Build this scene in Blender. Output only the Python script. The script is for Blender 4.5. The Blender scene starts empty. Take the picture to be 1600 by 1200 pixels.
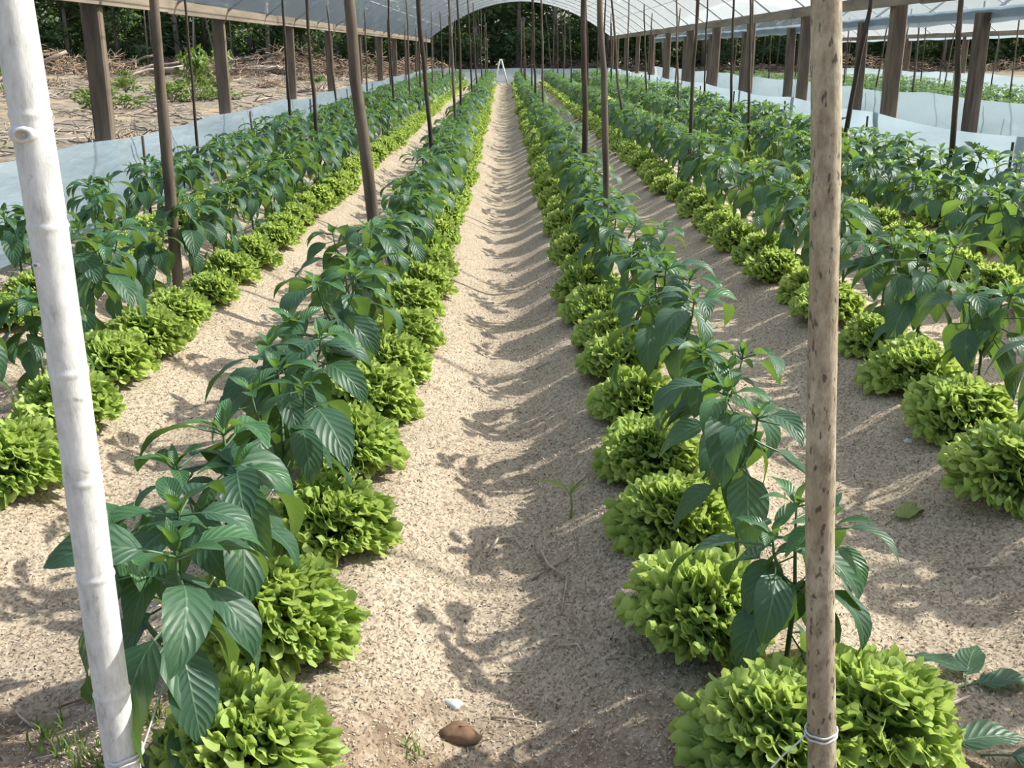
import bpy, math, random
import numpy as np
from mathutils import Matrix, Vector, Euler

random.seed(7)
RNG = np.random.default_rng(11)
SC = bpy.context.scene
COL = SC.collection
PI = math.pi
rad = math.radians

# ------------------------------------------------------------------ camera
PITCH = math.atan(520 / 1600)
cam = bpy.data.cameras.new('camera')
cam.sensor_width = 36.0
cam.lens = 36.0
cam.clip_end = 400
cam_o = bpy.data.objects.new('camera', cam)
cam_o.location = (0, 0, 1.30)
cam_o.rotation_euler = (PI / 2 - PITCH, 0, -0.0077)
COL.objects.link(cam_o)
SC.camera = cam_o

# ------------------------------------------------------------------ sky, sun, exposure
SUN_DIR = Vector((0.72, 0.16, 0.61)).normalized()          # towards the sun
world = bpy.data.worlds.new('world')
SC.world = world
world.use_nodes = True
wn = world.node_tree.nodes
wl = world.node_tree.links
wn.clear()
sky = wn.new('ShaderNodeTexSky')
sky.sky_type = 'NISHITA'
sky.sun_disc = False
sky.sun_elevation = math.asin(SUN_DIR.z)
sky.sun_rotation = math.atan2(SUN_DIR.x, SUN_DIR.y)
sky.air_density = 1.0
sky.dust_density = 3.0
bg = wn.new('ShaderNodeBackground')
bg.inputs['Strength'].default_value = 0.13
wo = wn.new('ShaderNodeOutputWorld')
wl.new(sky.outputs[0], bg.inputs[0])
wl.new(bg.outputs[0], wo.inputs[0])

sun = bpy.data.lights.new('sun_offscreen', 'SUN')
sun.energy = 6.0
sun.angle = rad(0.8)
sun.color = (1.0, 0.95, 0.86)
sun_o = bpy.data.objects.new('sun_offscreen', sun)
sun_o.rotation_euler = SUN_DIR.to_track_quat('Z', 'Y').to_euler()
COL.objects.link(sun_o)

SC.view_settings.view_transform = 'Standard'
SC.view_settings.look = 'None'
SC.view_settings.gamma = 1.0
SC.view_settings.use_curve_mapping = False
SC.view_settings.exposure = 0.75


# ------------------------------------------------------------------ helpers
def make_mesh(name, verts, faces, mats=(), uv=None, smooth=True, mat_idx=None):
    me = bpy.data.meshes.new(name)
    me.from_pydata([tuple(v) for v in verts], [], [tuple(f) for f in faces])
    for m in mats:
        me.materials.append(m)
    if smooth:
        me.polygons.foreach_set('use_smooth', [True] * len(me.polygons))
    if mat_idx is not None:
        me.polygons.foreach_set('material_index', list(mat_idx))
    if uv is not None:
        ul = me.uv_layers.new(name='UVMap')
        li = np.zeros(len(me.loops), dtype=np.int32)
        me.loops.foreach_get('vertex_index', li)
        ul.data.foreach_set('uv', np.asarray(uv, dtype=np.float32)[li].ravel())
    me.update()
    return me


def link(name, me, parent=None, loc=None, rot=None, scale=None, matrix=None):
    o = bpy.data.objects.new(name, me)
    if parent is not None:
        o.parent = parent
    if matrix is not None:
        o.matrix_local = matrix
    else:
        if loc is not None:
            o.location = loc
        if rot is not None:
            o.rotation_euler = rot
        if scale is not None:
            o.scale = scale if hasattr(scale, '__len__') else (scale,) * 3
    COL.objects.link(o)
    return o


def tag(o, label=None, cat=None, group=None, kind=None):
    if label:
        o['label'] = label
    if cat:
        o['category'] = cat
    if group:
        o['group'] = group
    if kind:
        o['kind'] = kind
    return o


ORD = ['first', 'second', 'third', 'fourth', 'fifth', 'sixth', 'seventh', 'eighth', 'ninth', 'tenth', 'eleventh', 'twelfth', 'thirteenth', 'fourteenth', 'fifteenth', 'sixteenth', 'seventeenth', 'eighteenth', 'nineteenth', 'twentieth']


class MB:
    """collects shapes into one mesh"""
    def __init__(self):
        self.v = []
        self.f = []
        self.uv = []
        self.mi = []

    def add(self, v, f, uv=None, mi=0, M=None):
        b = len(self.v)
        for p in v:
            self.v.append(tuple(M @ Vector(p)) if M is not None else tuple(p))
        self.uv.extend(uv if uv is not None else [(0.5, 0.5)] * len(v))
        for q in f:
            self.f.append(tuple(i + b for i in q))
            self.mi.append(mi)

    def tube(self, pts, rr, n=8, mi=0, caps=True, M=None):
        v, f = tube(pts, rr, n, caps)
        self.add(v, f, None, mi, M)

    def box(self, c, s, rz=0.0, mi=0, M=None):
        cs, sn = math.cos(rz), math.sin(rz)
        v = []
        for z in (-.5, .5):
            for (x, y) in ((-.5, -.5), (.5, -.5), (.5, .5), (-.5, .5)):
                x_, y_ = x * s[0], y * s[1]
                v.append((c[0] + cs * x_ - sn * y_, c[1] + sn * x_ + cs * y_, c[2] + z * s[2]))
        f = [(3, 2, 1, 0), (4, 5, 6, 7), (0, 1, 5, 4), (1, 2, 6, 5), (2, 3, 7, 6), (3, 0, 4, 7)]
        self.add(v, f, None, mi, M)

    def mesh(self, name, mats, smooth=True, uv=False):
        return make_mesh(name, self.v, self.f, mats, self.uv if uv else None, smooth, self.mi)


def tube(pts, rr, n=8, caps=True):
    pts = [Vector(p) for p in pts]
    if not hasattr(rr, '__len__'):
        rr = [rr] * len(pts)
    v, f = [], []
    side = None
    for i, p in enumerate(pts):
        d = (pts[min(i + 1, len(pts) - 1)] - pts[max(i - 1, 0)]).normalized()
        if side is None:
            ref = Vector((0, 0, 1)) if abs(d.z) < .9 else Vector((0, 1, 0))
            side = d.cross(ref).normalized()
        else:
            side = (side - d * side.dot(d)).normalized()
        up = d.cross(side)
        for k in range(n):
            a = 2 * PI * k / n
            v.append(p + (side * math.cos(a) + up * math.sin(a)) * rr[i])
    for i in range(len(pts) - 1):
        for k in range(n):
            a, b = i * n + k, i * n + (k + 1) % n
            f.append((a, b, b + n, a + n))
    if caps:
        f.append(tuple(range(n - 1, -1, -1)))
        f.append(tuple(range((len(pts) - 1) * n, len(pts) * n)))
    return v, f


# ------------------------------------------------------------------ materials
def new_mat(name):
    m = bpy.data.materials.new(name)
    m.use_nodes = True
    nt = m.node_tree
    nt.nodes.clear()
    out = nt.nodes.new('ShaderNodeOutputMaterial')
    return m, nt, out


def N(nt, typ, **kw):
    n = nt.nodes.new('ShaderNode' + typ)
    for k, v in kw.items():
        if k in n.inputs:
            n.inputs[k].default_value = v
        else:
            setattr(n, k, v)
    return n


def L(nt, a, b):
    nt.links.new(a, b)


def ramp(nt, fac, stops, interp='LINEAR'):
    r = nt.nodes.new('ShaderNodeValToRGB')
    r.color_ramp.interpolation = interp
    el = r.color_ramp.elements
    while len(el) < len(stops):
        el.new(0.5)
    for e, (p, c) in zip(el, stops):
        e.position = p
        e.color = (*c, 1) if len(c) == 3 else c
    L(nt, fac, r.inputs[0])
    return r.outputs[0]


def noise(nt, vec, scale, detail=3, rough=.55):
    n = N(nt, 'TexNoise', Scale=scale, Detail=detail, Roughness=rough)
    if vec is not None:
        L(nt, vec, n.inputs['Vector'])
    return n.outputs['Fac']


def mixc(nt, fac, a, b, mode='MIX'):
    n = nt.nodes.new('ShaderNodeMix')
    n.data_type = 'RGBA'
    n.blend_type = mode
    for s, v in ((n.inputs['Factor'], fac), (n.inputs['A'], a), (n.inputs['B'], b)):
        if isinstance(v, (int, float)):
            s.default_value = v
        elif isinstance(v, tuple):
            s.default_value = (*v, 1)
        else:
            L(nt, v, s)
    return n.outputs['Result']


def math_n(nt, op, a, b=0.0, clamp=False):
    n = N(nt, 'Math', operation=op, use_clamp=clamp)
    for i, v in enumerate((a, b)):
        if isinstance(v, (int, float)):
            n.inputs[i].default_value = v
        else:
            L(nt, v, n.inputs[i])
    return n.outputs[0]


def bump(nt, h, strength=.5, dist=.01):
    b = N(nt, 'Bump', Strength=strength, Distance=dist)
    L(nt, h, b.inputs['Height'])
    return b.outputs[0]


def mat_leaf(name, dark, light, back, vein, rough, trans, spec=.5, vein_on=True, seed_var=.35):
    """plant leaf: gloss on the upper side, light shining through from behind"""
    m, nt, out = new_mat(name)
    oi = N(nt, 'ObjectInfo')
    tc = N(nt, 'TexCoord')
    rpi = N(nt, 'NewGeometry')
    va = math_n(nt, 'FRACT', math_n(nt, 'ADD', oi.outputs['Random'], rpi.outputs['Random Per Island']))
    nz = noise(nt, tc.outputs['Object'], 22, 2)
    f = math_n(nt, 'ADD', math_n(nt, 'MULTIPLY', va, .65), math_n(nt, 'MULTIPLY', nz, seed_var), True)
    c = mixc(nt, f, dark, light)
    p = N(nt, 'BsdfPrincipled', Roughness=rough)
    p.inputs['Specular IOR Level'].default_value = spec
    if vein_on:
        sep = N(nt, 'SeparateXYZ')
        L(nt, tc.outputs['UV'], sep.inputs[0])
        a = math_n(nt, 'ABSOLUTE', math_n(nt, 'SUBTRACT', sep.outputs[0], .5))       # 0 at midrib .. .5 at the edge
        ph = math_n(nt, 'SUBTRACT', math_n(nt, 'MULTIPLY', sep.outputs[1], 8.0), math_n(nt, 'MULTIPLY', a, 5.0))
        lat = math_n(nt, 'ABSOLUTE', math_n(nt, 'SUBTRACT', math_n(nt, 'FRACT', ph), .5))
        latv = math_n(nt, 'SUBTRACT', 1.0, math_n(nt, 'MULTIPLY', lat, 9.0), True)
        mid = math_n(nt, 'SUBTRACT', 1.0, math_n(nt, 'MULTIPLY', a, 26.0), True)
        vv = math_n(nt, 'MAXIMUM', math_n(nt, 'MULTIPLY', latv, .40), mid)
        c = mixc(nt, math_n(nt, 'MULTIPLY', vv, .75), c, vein)
        hgt = math_n(nt, 'SINE', math_n(nt, 'MULTIPLY', lat, 3.1))
        L(nt, bump(nt, math_n(nt, 'SUBTRACT', hgt, math_n(nt, 'MULTIPLY', mid, .8)), .38, .004), p.inputs['Normal'])
    L(nt, c, p.inputs['Base Color'])
    t = N(nt, 'BsdfTranslucent')
    L(nt, mixc(nt, f, back, tuple(min(1, x * 1.3) for x in back)), t.inputs['Color'])
    mx = N(nt, 'MixShader', Fac=trans)
    L(nt, p.outputs[0], mx.inputs[1])
    L(nt, t.outputs[0], mx.inputs[2])
    L(nt, mx.outputs[0], out.inputs[0])
    return m


def mat_simple(name, stops, scale=8, detail=4, rough=.8, bump_s=.4, bump_d=.01, stretch=None, spec=.3, var=0.0):
    m, nt, out = new_mat(name)
    tc = N(nt, 'TexCoord')
    vec = tc.outputs['Object']
    if stretch:
        mp = N(nt, 'Mapping')
        mp.inputs['Scale'].default_value = stretch
        L(nt, vec, mp.inputs['Vector'])
        vec = mp.outputs[0]
    nz = noise(nt, vec, scale, detail, .62)
    if var:
        oi = N(nt, 'ObjectInfo')
        nz2 = math_n(nt, 'ADD', nz, math_n(nt, 'MULTIPLY', math_n(nt, 'SUBTRACT', oi.outputs['Random'], .5), var), True)
    else:
        nz2 = nz
    p = N(nt, 'BsdfPrincipled', Roughness=rough)
    p.inputs['Specular IOR Level'].default_value = spec
    L(nt, ramp(nt, nz2, stops), p.inputs['Base Color'])
    if bump_s:
        L(nt, bump(nt, nz, bump_s, bump_d), p.inputs['Normal'])
    L(nt, p.outputs[0], out.inputs[0])
    return m


def mat_film(name, clear, translucent, tint, rough=.35, wrinkle=.25, scale=(1, 1, 1)):
    """milky polythene: part see-through, part diffusing, faintly glossy"""
    m, nt, out = new_mat(name)
    tc = N(nt, 'TexCoord')
    mp = N(nt, 'Mapping')
    mp.inputs['Scale'].default_value = scale
    L(nt, tc.outputs['Object'], mp.inputs['Vector'])
    nz = noise(nt, mp.outputs[0], 3.0, 4)
    b = bump(nt, nz, wrinkle, .05)
    p = N(nt, 'BsdfPrincipled', Roughness=rough)
    p.inputs['Base Color'].default_value = (*tint, 1)
    L(nt, b, p.inputs['Normal'])
    t = N(nt, 'BsdfTranslucent')
    t.inputs['Color'].default_value = (*[min(1, x * 1.08) for x in tint], 1)
    tr = N(nt, 'BsdfTransparent')
    tr.inputs['Color'].default_value = (.95, .97, .97, 1)
    m1 = N(nt, 'MixShader', Fac=translucent)
    L(nt, p.outputs[0], m1.inputs[1])
    L(nt, t.outputs[0], m1.inputs[2])
    m2 = N(nt, 'MixShader', Fac=clear)
    L(nt, m1.outputs[0], m2.inputs[1])
    L(nt, tr.outputs[0], m2.inputs[2])
    L(nt, m2.outputs[0], out.inputs[0])
    return m


M_LEAF = mat_leaf('pepper_leaf', (.024, .072, .042), (.050, .130, .072), (.17, .29, .035), (.16, .27, .15), .45, .30)
M_CROWN = mat_leaf('pepper_young_leaf', (.036, .115, .050), (.066, .175, .066), (.20, .35, .045), (.18, .31, .14), .38, .32)
M_STEM = mat_simple('pepper_stem', [(.3, (.045, .10, .03)), (.7, (.10, .17, .06))], 30, 2, .55, .2, .003)
M_LET = mat_leaf('lettuce_leaf', (.22, .36, .07), (.47, .58, .18), (.52, .64, .15), (.3, .5, .1), .45, .38, .3, False, .6)
M_HUSK = None
M_CHIP = None
M_TREE = mat_leaf('tree_leaf', (.040, .078, .030), (.125, .20, .08), (.16, .24, .05), (.1, .1, .1), .5, .25, .3, False)
M_SHRUB = mat_leaf('shrub_leaf', (.05, .10, .02), (.14, .22, .05), (.2, .3, .04), (.1, .1, .1), .5, .3, .3, False)
M_TRUNK = mat_simple('tree_bark', [(.3, (.09, .075, .06)), (.7, (.30, .27, .23))], 5, 4, .9, .5, .03, (1, 1, .25), var=.3)
M_TIMBER = mat_simple('timber_post', [(.25, (.06, .046, .034)), (.5, (.17, .13, .095)), (.75, (.27, .215, .155))], 7, 5, .85, .5, .008, (1, 1, .12), var=.1)
M_RAIL = mat_simple('timber_rail', [(.3, (.12, .095, .07)), (.7, (.30, .25, .19))], 6, 5, .85, .4, .008, (1, .1, 1))
M_STAKE = mat_simple('stake_bark', [(.28, (.026, .019, .014)), (.5, (.068, .050, .036)), (.75, (.155, .122, .09))], 14, 5, .8, .6, .006, (1, 1, .16), var=.35)
M_HOOP = mat_simple('hoop_pipe', [(.3, (.36, .38, .40)), (.7, (.50, .52, .54))], 3, 2, .5, 0)
M_ROOF = mat_film('roof_film', .66, .55, (.80, .88, .93), .3, .15)
M_WALL = mat_film('wall_film', .12, .45, (.37, .47, .54), .24, .9, (1, .35, 1.4))
M_WIRE = mat_simple('wire', [(.3, (.55, .55, .53)), (.7, (.75, .75, .72))], 5, 1, .35, 0, spec=.7)
M_WHITE = mat_simple('white_paint', [(.3, (.62, .63, .62)), (.7, (.8, .8, .78))], 8, 3, .6, .1, .003)
M_SOIL = mat_simple('dry_clod', [(.3, (.13, .075, .045)), (.7, (.28, .17, .10))], 18, 4, .9, .5, .006)
M_TWIG = mat_simple('dry_twig', [(.3, (.28, .23, .18)), (.7, (.58, .50, .40))], 20, 3, .85, .3, .003, var=.3)
M_DEAD = mat_simple('weathered_wood', [(.3, (.17, .14, .115)), (.7, (.42, .37, .31))], 5, 4, .9, .4, .02, var=.3)
M_BRUSH = mat_simple('dry_brush', [(.3, (.14, .10, .07)), (.7, (.36, .28, .20))], 3, 3, .9, 0, var=.2)
M_GRASS = mat_leaf('grass_blade', (.06, .13, .02), (.16, .25, .05), (.2, .33, .04), (.1, .1, .1), .5, .3, .3, False)
M_DRYLEAF = mat_simple('dry_leaf', [(.3, (.14, .065, .025)), (.7, (.30, .16, .06))], 25, 3, .7, .3, .003)
M_YLEAF = mat_leaf('wilted_leaf', (.16, .22, .035), (.28, .33, .07), (.3, .4, .05), (.35, .4, .16), .45, .3)


def mat_ground():
    m, nt, out = new_mat('husk_ground')
    tc = N(nt, 'TexCoord')
    ob = tc.outputs['Object']
    sep = N(nt, 'SeparateXYZ')
    L(nt, ob, sep.inputs[0])
    # fine husk grain
    vor = N(nt, 'TexVoronoi', Scale=170.0)
    vor.feature = 'F1'
    mp = N(nt, 'Mapping')
    mp.inputs['Scale'].default_value = (1, .55, 1)
    wob = N(nt, 'TexNoise', Scale=60.0, Detail=2)
    L(nt, ob, wob.inputs['Vector'])
    addv = N(nt, 'VectorMath', operation='ADD')
    sc = N(nt, 'VectorMath', operation='SCALE')
    sc.inputs['Scale'].default_value = .012
    L(nt, wob.outputs['Color'], sc.inputs[0])
    L(nt, ob, addv.inputs[0])
    L(nt, sc.outputs[0], addv.inputs[1])
    L(nt, addv.outputs[0], mp.inputs['Vector'])
    L(nt, mp.outputs[0], vor.inputs['Vector'])
    sepc = N(nt, 'SeparateColor')
    L(nt, vor.outputs['Color'], sepc.inputs[0])
    grain = ramp(nt, sepc.outputs[0], [(0, (.09, .066, .048)), (.15, (.22, .17, .12)), (.45, (.38, .31, .23)), (.8, (.47, .39, .29)), (1, (.56, .48, .37))])
    big = noise(nt, ob, 1.6, 5)
    med = noise(nt, ob, 9, 4)
    husk = mixc(nt, .35, grain, ramp(nt, big, [(.3, (.31, .25, .18)), (.7, (.47, .395, .30))]))
    # bare soil breaking through in patches
    soil = ramp(nt, med, [(.3, (.12, .078, .048)), (.55, (.24, .165, .105)), (.75, (.36, .27, .18))])
    patch = ramp(nt, noise(nt, ob, 2.3, 6, .65), [(.60, (0, 0, 0)), (.72, (1, 1, 1))])
    near = N(nt, 'MapRange')
    near.inputs['From Min'].default_value = 2.02
    near.inputs['From Max'].default_value = 1.62
    L(nt, math_n(nt, 'ADD', sep.outputs[1], math_n(nt, 'ADD', math_n(nt, 'MULTIPLY', math_n(nt, 'SUBTRACT', med, .5), .9), math_n(nt, 'MULTIPLY', math_n(nt, 'LESS_THAN', sep.outputs[0], -.72), -.16))), near.inputs['Value'])
    fsoil = math_n(nt, 'MAXIMUM', math_n(nt, 'MULTIPLY', patch, .25), math_n(nt, 'MULTIPLY', near.outputs[0], .85), True)
    inside = mixc(nt, fsoil, husk, soil)
    # the cleared land outside the houses
    g = noise(nt, ob, .55, 6, .7)
    g2 = noise(nt, ob, 4, 8, .8)
    land = ramp(nt, g2, [(.3, (.06, .052, .042)), (.48, (.20, .175, .14)), (.66, (.36, .31, .245))])
    land = mixc(nt, ramp(nt, g, [(.46, (0, 0, 0)), (.64, (.75, .75, .75))]), land, (.15, .16, .08))
    land = mixc(nt, ramp(nt, noise(nt, ob, .28, 4), [(.5, (0, 0, 0)), (.62, (.7, .7, .7))]), land, (.40, .31, .21))
    x = sep.outputs[0]
    y = sep.outputs[1]
    xc = math_n(nt, 'ABSOLUTE', math_n(nt, 'SUBTRACT', x, .42))
    xc2 = math_n(nt, 'ABSOLUTE', math_n(nt, 'SUBTRACT', x, 9.7))
    ins1 = math_n(nt, 'LESS_THAN', xc, 3.85)
    ins2 = math_n(nt, 'LESS_THAN', xc2, 3.8)
    ins = math_n(nt, 'MULTIPLY', math_n(nt, 'MAXIMUM', ins1, ins2), math_n(nt, 'MULTIPLY', math_n(nt, 'LESS_THAN', y, 45.6), math_n(nt, 'GREATER_THAN', y, .2)))
    c = mixc(nt, ins, land, inside)
    p = N(nt, 'BsdfPrincipled', Roughness=.92)
    p.inputs['Specular IOR Level'].default_value = .15
    L(nt, c, p.inputs['Base Color'])
    hh = math_n(nt, 'ADD', math_n(nt, 'MULTIPLY', sepc.outputs[0], .8), math_n(nt, 'MULTIPLY', med, 1.2))
    L(nt, bump(nt, hh, .9, .006), p.inputs['Normal'])
    L(nt, p.outputs[0], out.inputs[0])
    return m


def mat_chip():
    m, nt, out = new_mat('husk_chip')
    g = N(nt, 'NewGeometry')
    p = N(nt, 'BsdfPrincipled', Roughness=.75)
    p.inputs['Specular IOR Level'].default_value = .2
    L(nt, ramp(nt, g.outputs['Random Per Island'], [(0, (.12, .085, .06)), (.22, (.30, .235, .165)), (.6, (.46, .375, .275)), (1, (.62, .53, .40))]), p.inputs['Base Color'])
    L(nt, p.outputs[0], out.inputs[0])
    return m


M_HUSK = mat_ground()
M_CHIP = mat_chip()

# ------------------------------------------------------------------ ground
# rows of the near house: pepper line x, lettuce line x
ROWS = {
    'a': dict(px=-.61, lx=-.475, start=1.7),
    'b': dict(px=-1.84, lx=-1.63, start=2.2),
    'c': dict(px=-2.72, lx=-2.50, start=4.0),
    'd': dict(px=.62, lx=.48, start=1.9),
    'e': dict(px=1.80, lx=1.63, start=1.3),
    'f': dict(px=2.95, lx=2.76, start=4.2),
    'g': dict(px=3.66, lx=3.46, start=5.2),
}
BEDS = np.array([-2.62, -1.74, -.54, .53, 1.72, 2.86, 3.6])
BEDS2 = np.array([6.9, 8.05, 9.2, 10.35, 11.5, 12.65])
_ph = RNG.uniform(0, 2 * PI, (3, 14))
_fx = RNG.uniform(-1, 1, 14)
_fy = RNG.uniform(-1, 1, 14)
ROW_END = 44.3


def sstep(a, b, x):
    t = np.clip((x - a) / (b - a), 0, 1)
    return t * t * (3 - 2 * t)


def gz(x, y):
    x = np.asarray(x, dtype=float)
    y = np.asarray(y, dtype=float)
    d = np.min(np.abs(x[..., None] - np.concatenate([BEDS, BEDS2])), axis=-1)
    ins = (sstep(-3.6, -3.25, x) * (1 - sstep(4.05, 4.3, x)) + sstep(5.9, 6.3, x) * (1 - sstep(13.2, 13.6, x))) * (1 - sstep(45, 46.5, y)) * sstep(.6, 1.7, y)
    z = -.125 * sstep(.15, .50, d) * ins - .05 * (1 - ins)
    n1 = np.zeros_like(x)
    for k in range(14):
        s = (4.5, 11.0, 26.0)[k % 3]
        a = (1.0, .5, .28)[k % 3]
        n1 = n1 + a * np.sin(s * (_fx[k] * x + _fy[k] * y) + _ph[0, k])
    z = z + n1 * .0042 * (1 + 1.5 * (1 - ins))
    # footfall ripples along the trodden path
    z = z + .010 * np.exp(-(x / .22) ** 2) * np.sin(y * 12.6 + 2.2 * np.sin(y * .7) + 3 * x) * ins
    far = np.clip((np.hypot(x, y * .9) - 14) / 60, 0, 1)
    out = 1 - ins
    roll = .22 * np.sin(.21 * x + 1.3) * np.sin(.17 * y + .4) + .10 * np.sin(.63 * x + .31 * y)
    z = z + out * far * (0.55 + roll)
    return z


def spaced(segs):
    r = []
    for a, b, st in segs:
        r.extend(np.arange(a, b - 1e-6, st))
    return np.array(r + [segs[-1][1]])


gx = spaced([(-90, -30, 6), (-30, -8, 1.2), (-8, -3.8, .3), (-3.8, 4.6, .045), (4.6, 14, .17), (14, 30, 1.2), (30, 90, 6)])
gy = spaced([(-8, 0, 1), (0, .9, .15), (.9, 6, .04), (6, 14, .09), (14, 46, .3), (46, 70, 1.2), (70, 130, 6)])
GX, GY = np.meshgrid(gx, gy)
GZ = gz(GX, GY)
nx, ny = len(gx), len(gy)
V = np.stack([GX, GY, GZ], -1).reshape(-1, 3)
idx = np.arange(nx * ny).reshape(ny, nx)
Q = np.stack([idx[:-1, :-1], idx[:-1, 1:], idx[1:, 1:], idx[1:, :-1]], -1).reshape(-1, 4)


def np_mesh(name, V, Q, mat, smooth=True):
    me = bpy.data.meshes.new(name)
    k = Q.shape[1]
    me.vertices.add(len(V))
    me.vertices.foreach_set('co', V.astype(np.float32).ravel())
    me.loops.add(Q.size)
    me.loops.foreach_set('vertex_index', Q.astype(np.int32).ravel())
    me.polygons.add(len(Q))
    me.polygons.foreach_set('loop_start', np.arange(0, Q.size, k, dtype=np.int32))
    me.polygons.foreach_set('loop_total', np.full(len(Q), k, dtype=np.int32))
    me.polygons.foreach_set('use_smooth', np.full(len(Q), smooth))
    me.materials.append(mat)
    me.update(calc_edges=True)
    me.validate()
    return me


ground = tag(link('ground', np_mesh('ground', V, Q, M_HUSK)), 'beige husk-strewn soil with raised planting beds and trodden furrows', 'ground', None, 'structure')


def z_at(x, y):
    return float(gz(np.array([x]), np.array([y]))[0])


# husk chips lying loose on the nearer soil
n = 110000
cy = 1.25 * (7.0 / 1.25) ** RNG.random(n)
cx = RNG.uniform(-1, 1, n) * (.35 + .52 * cy)
cz = gz(cx, cy) + RNG.uniform(.0005, .004, n)
ca = RNG.uniform(0, PI, n)
cl = RNG.uniform(.005, .0125, n) * (.8 + .09 * cy)
cw = cl * RNG.uniform(.25, .45, n)
ti = RNG.normal(0, .5, n)
ux = np.stack([np.cos(ca), np.sin(ca), ti], -1) * (cl / 2)[:, None]
uy = np.stack([-np.sin(ca), np.cos(ca), RNG.normal(0, .6, n)], -1) * (cw / 2)[:, None]
C0 = np.stack([cx, cy, cz + .35 * cl * np.abs(ti)], -1)
CV = np.stack([C0 - ux, C0 + uy * 1.0, C0 + ux, C0 - uy], 1).reshape(-1, 3)
CQ = np.arange(4 * n).reshape(-1, 4)
tag(link('husk_litter', np_mesh('husk_litter', CV, CQ, M_CHIP, False)), 'pale loose husk flakes strewn over the beds and path', 'mulch', None, 'stuff')


# ------------------------------------------------------------------ the two plastic houses
def wx_left(y):
    return -3.40 + .006 * y


def wx_right(y):
    return 4.10 + .008 * y


POST_Y = [1.3, 5.2, 9.1, 13.0, 17.0, 20.9, 24.8, 28.7, 32.6, 36.5, 40.4, 44.3]
POST_YR = [1.4, 4.9, 8.3, 11.75, 15.35, 18.9, 22.3, 25.5, 29.0, 32.5, 36.0, 39.5, 43.0, 45.2]


def roof_z(t, ze, rise=1.45):
    return ze + rise * (1 - abs(t) ** 2.0)


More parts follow.
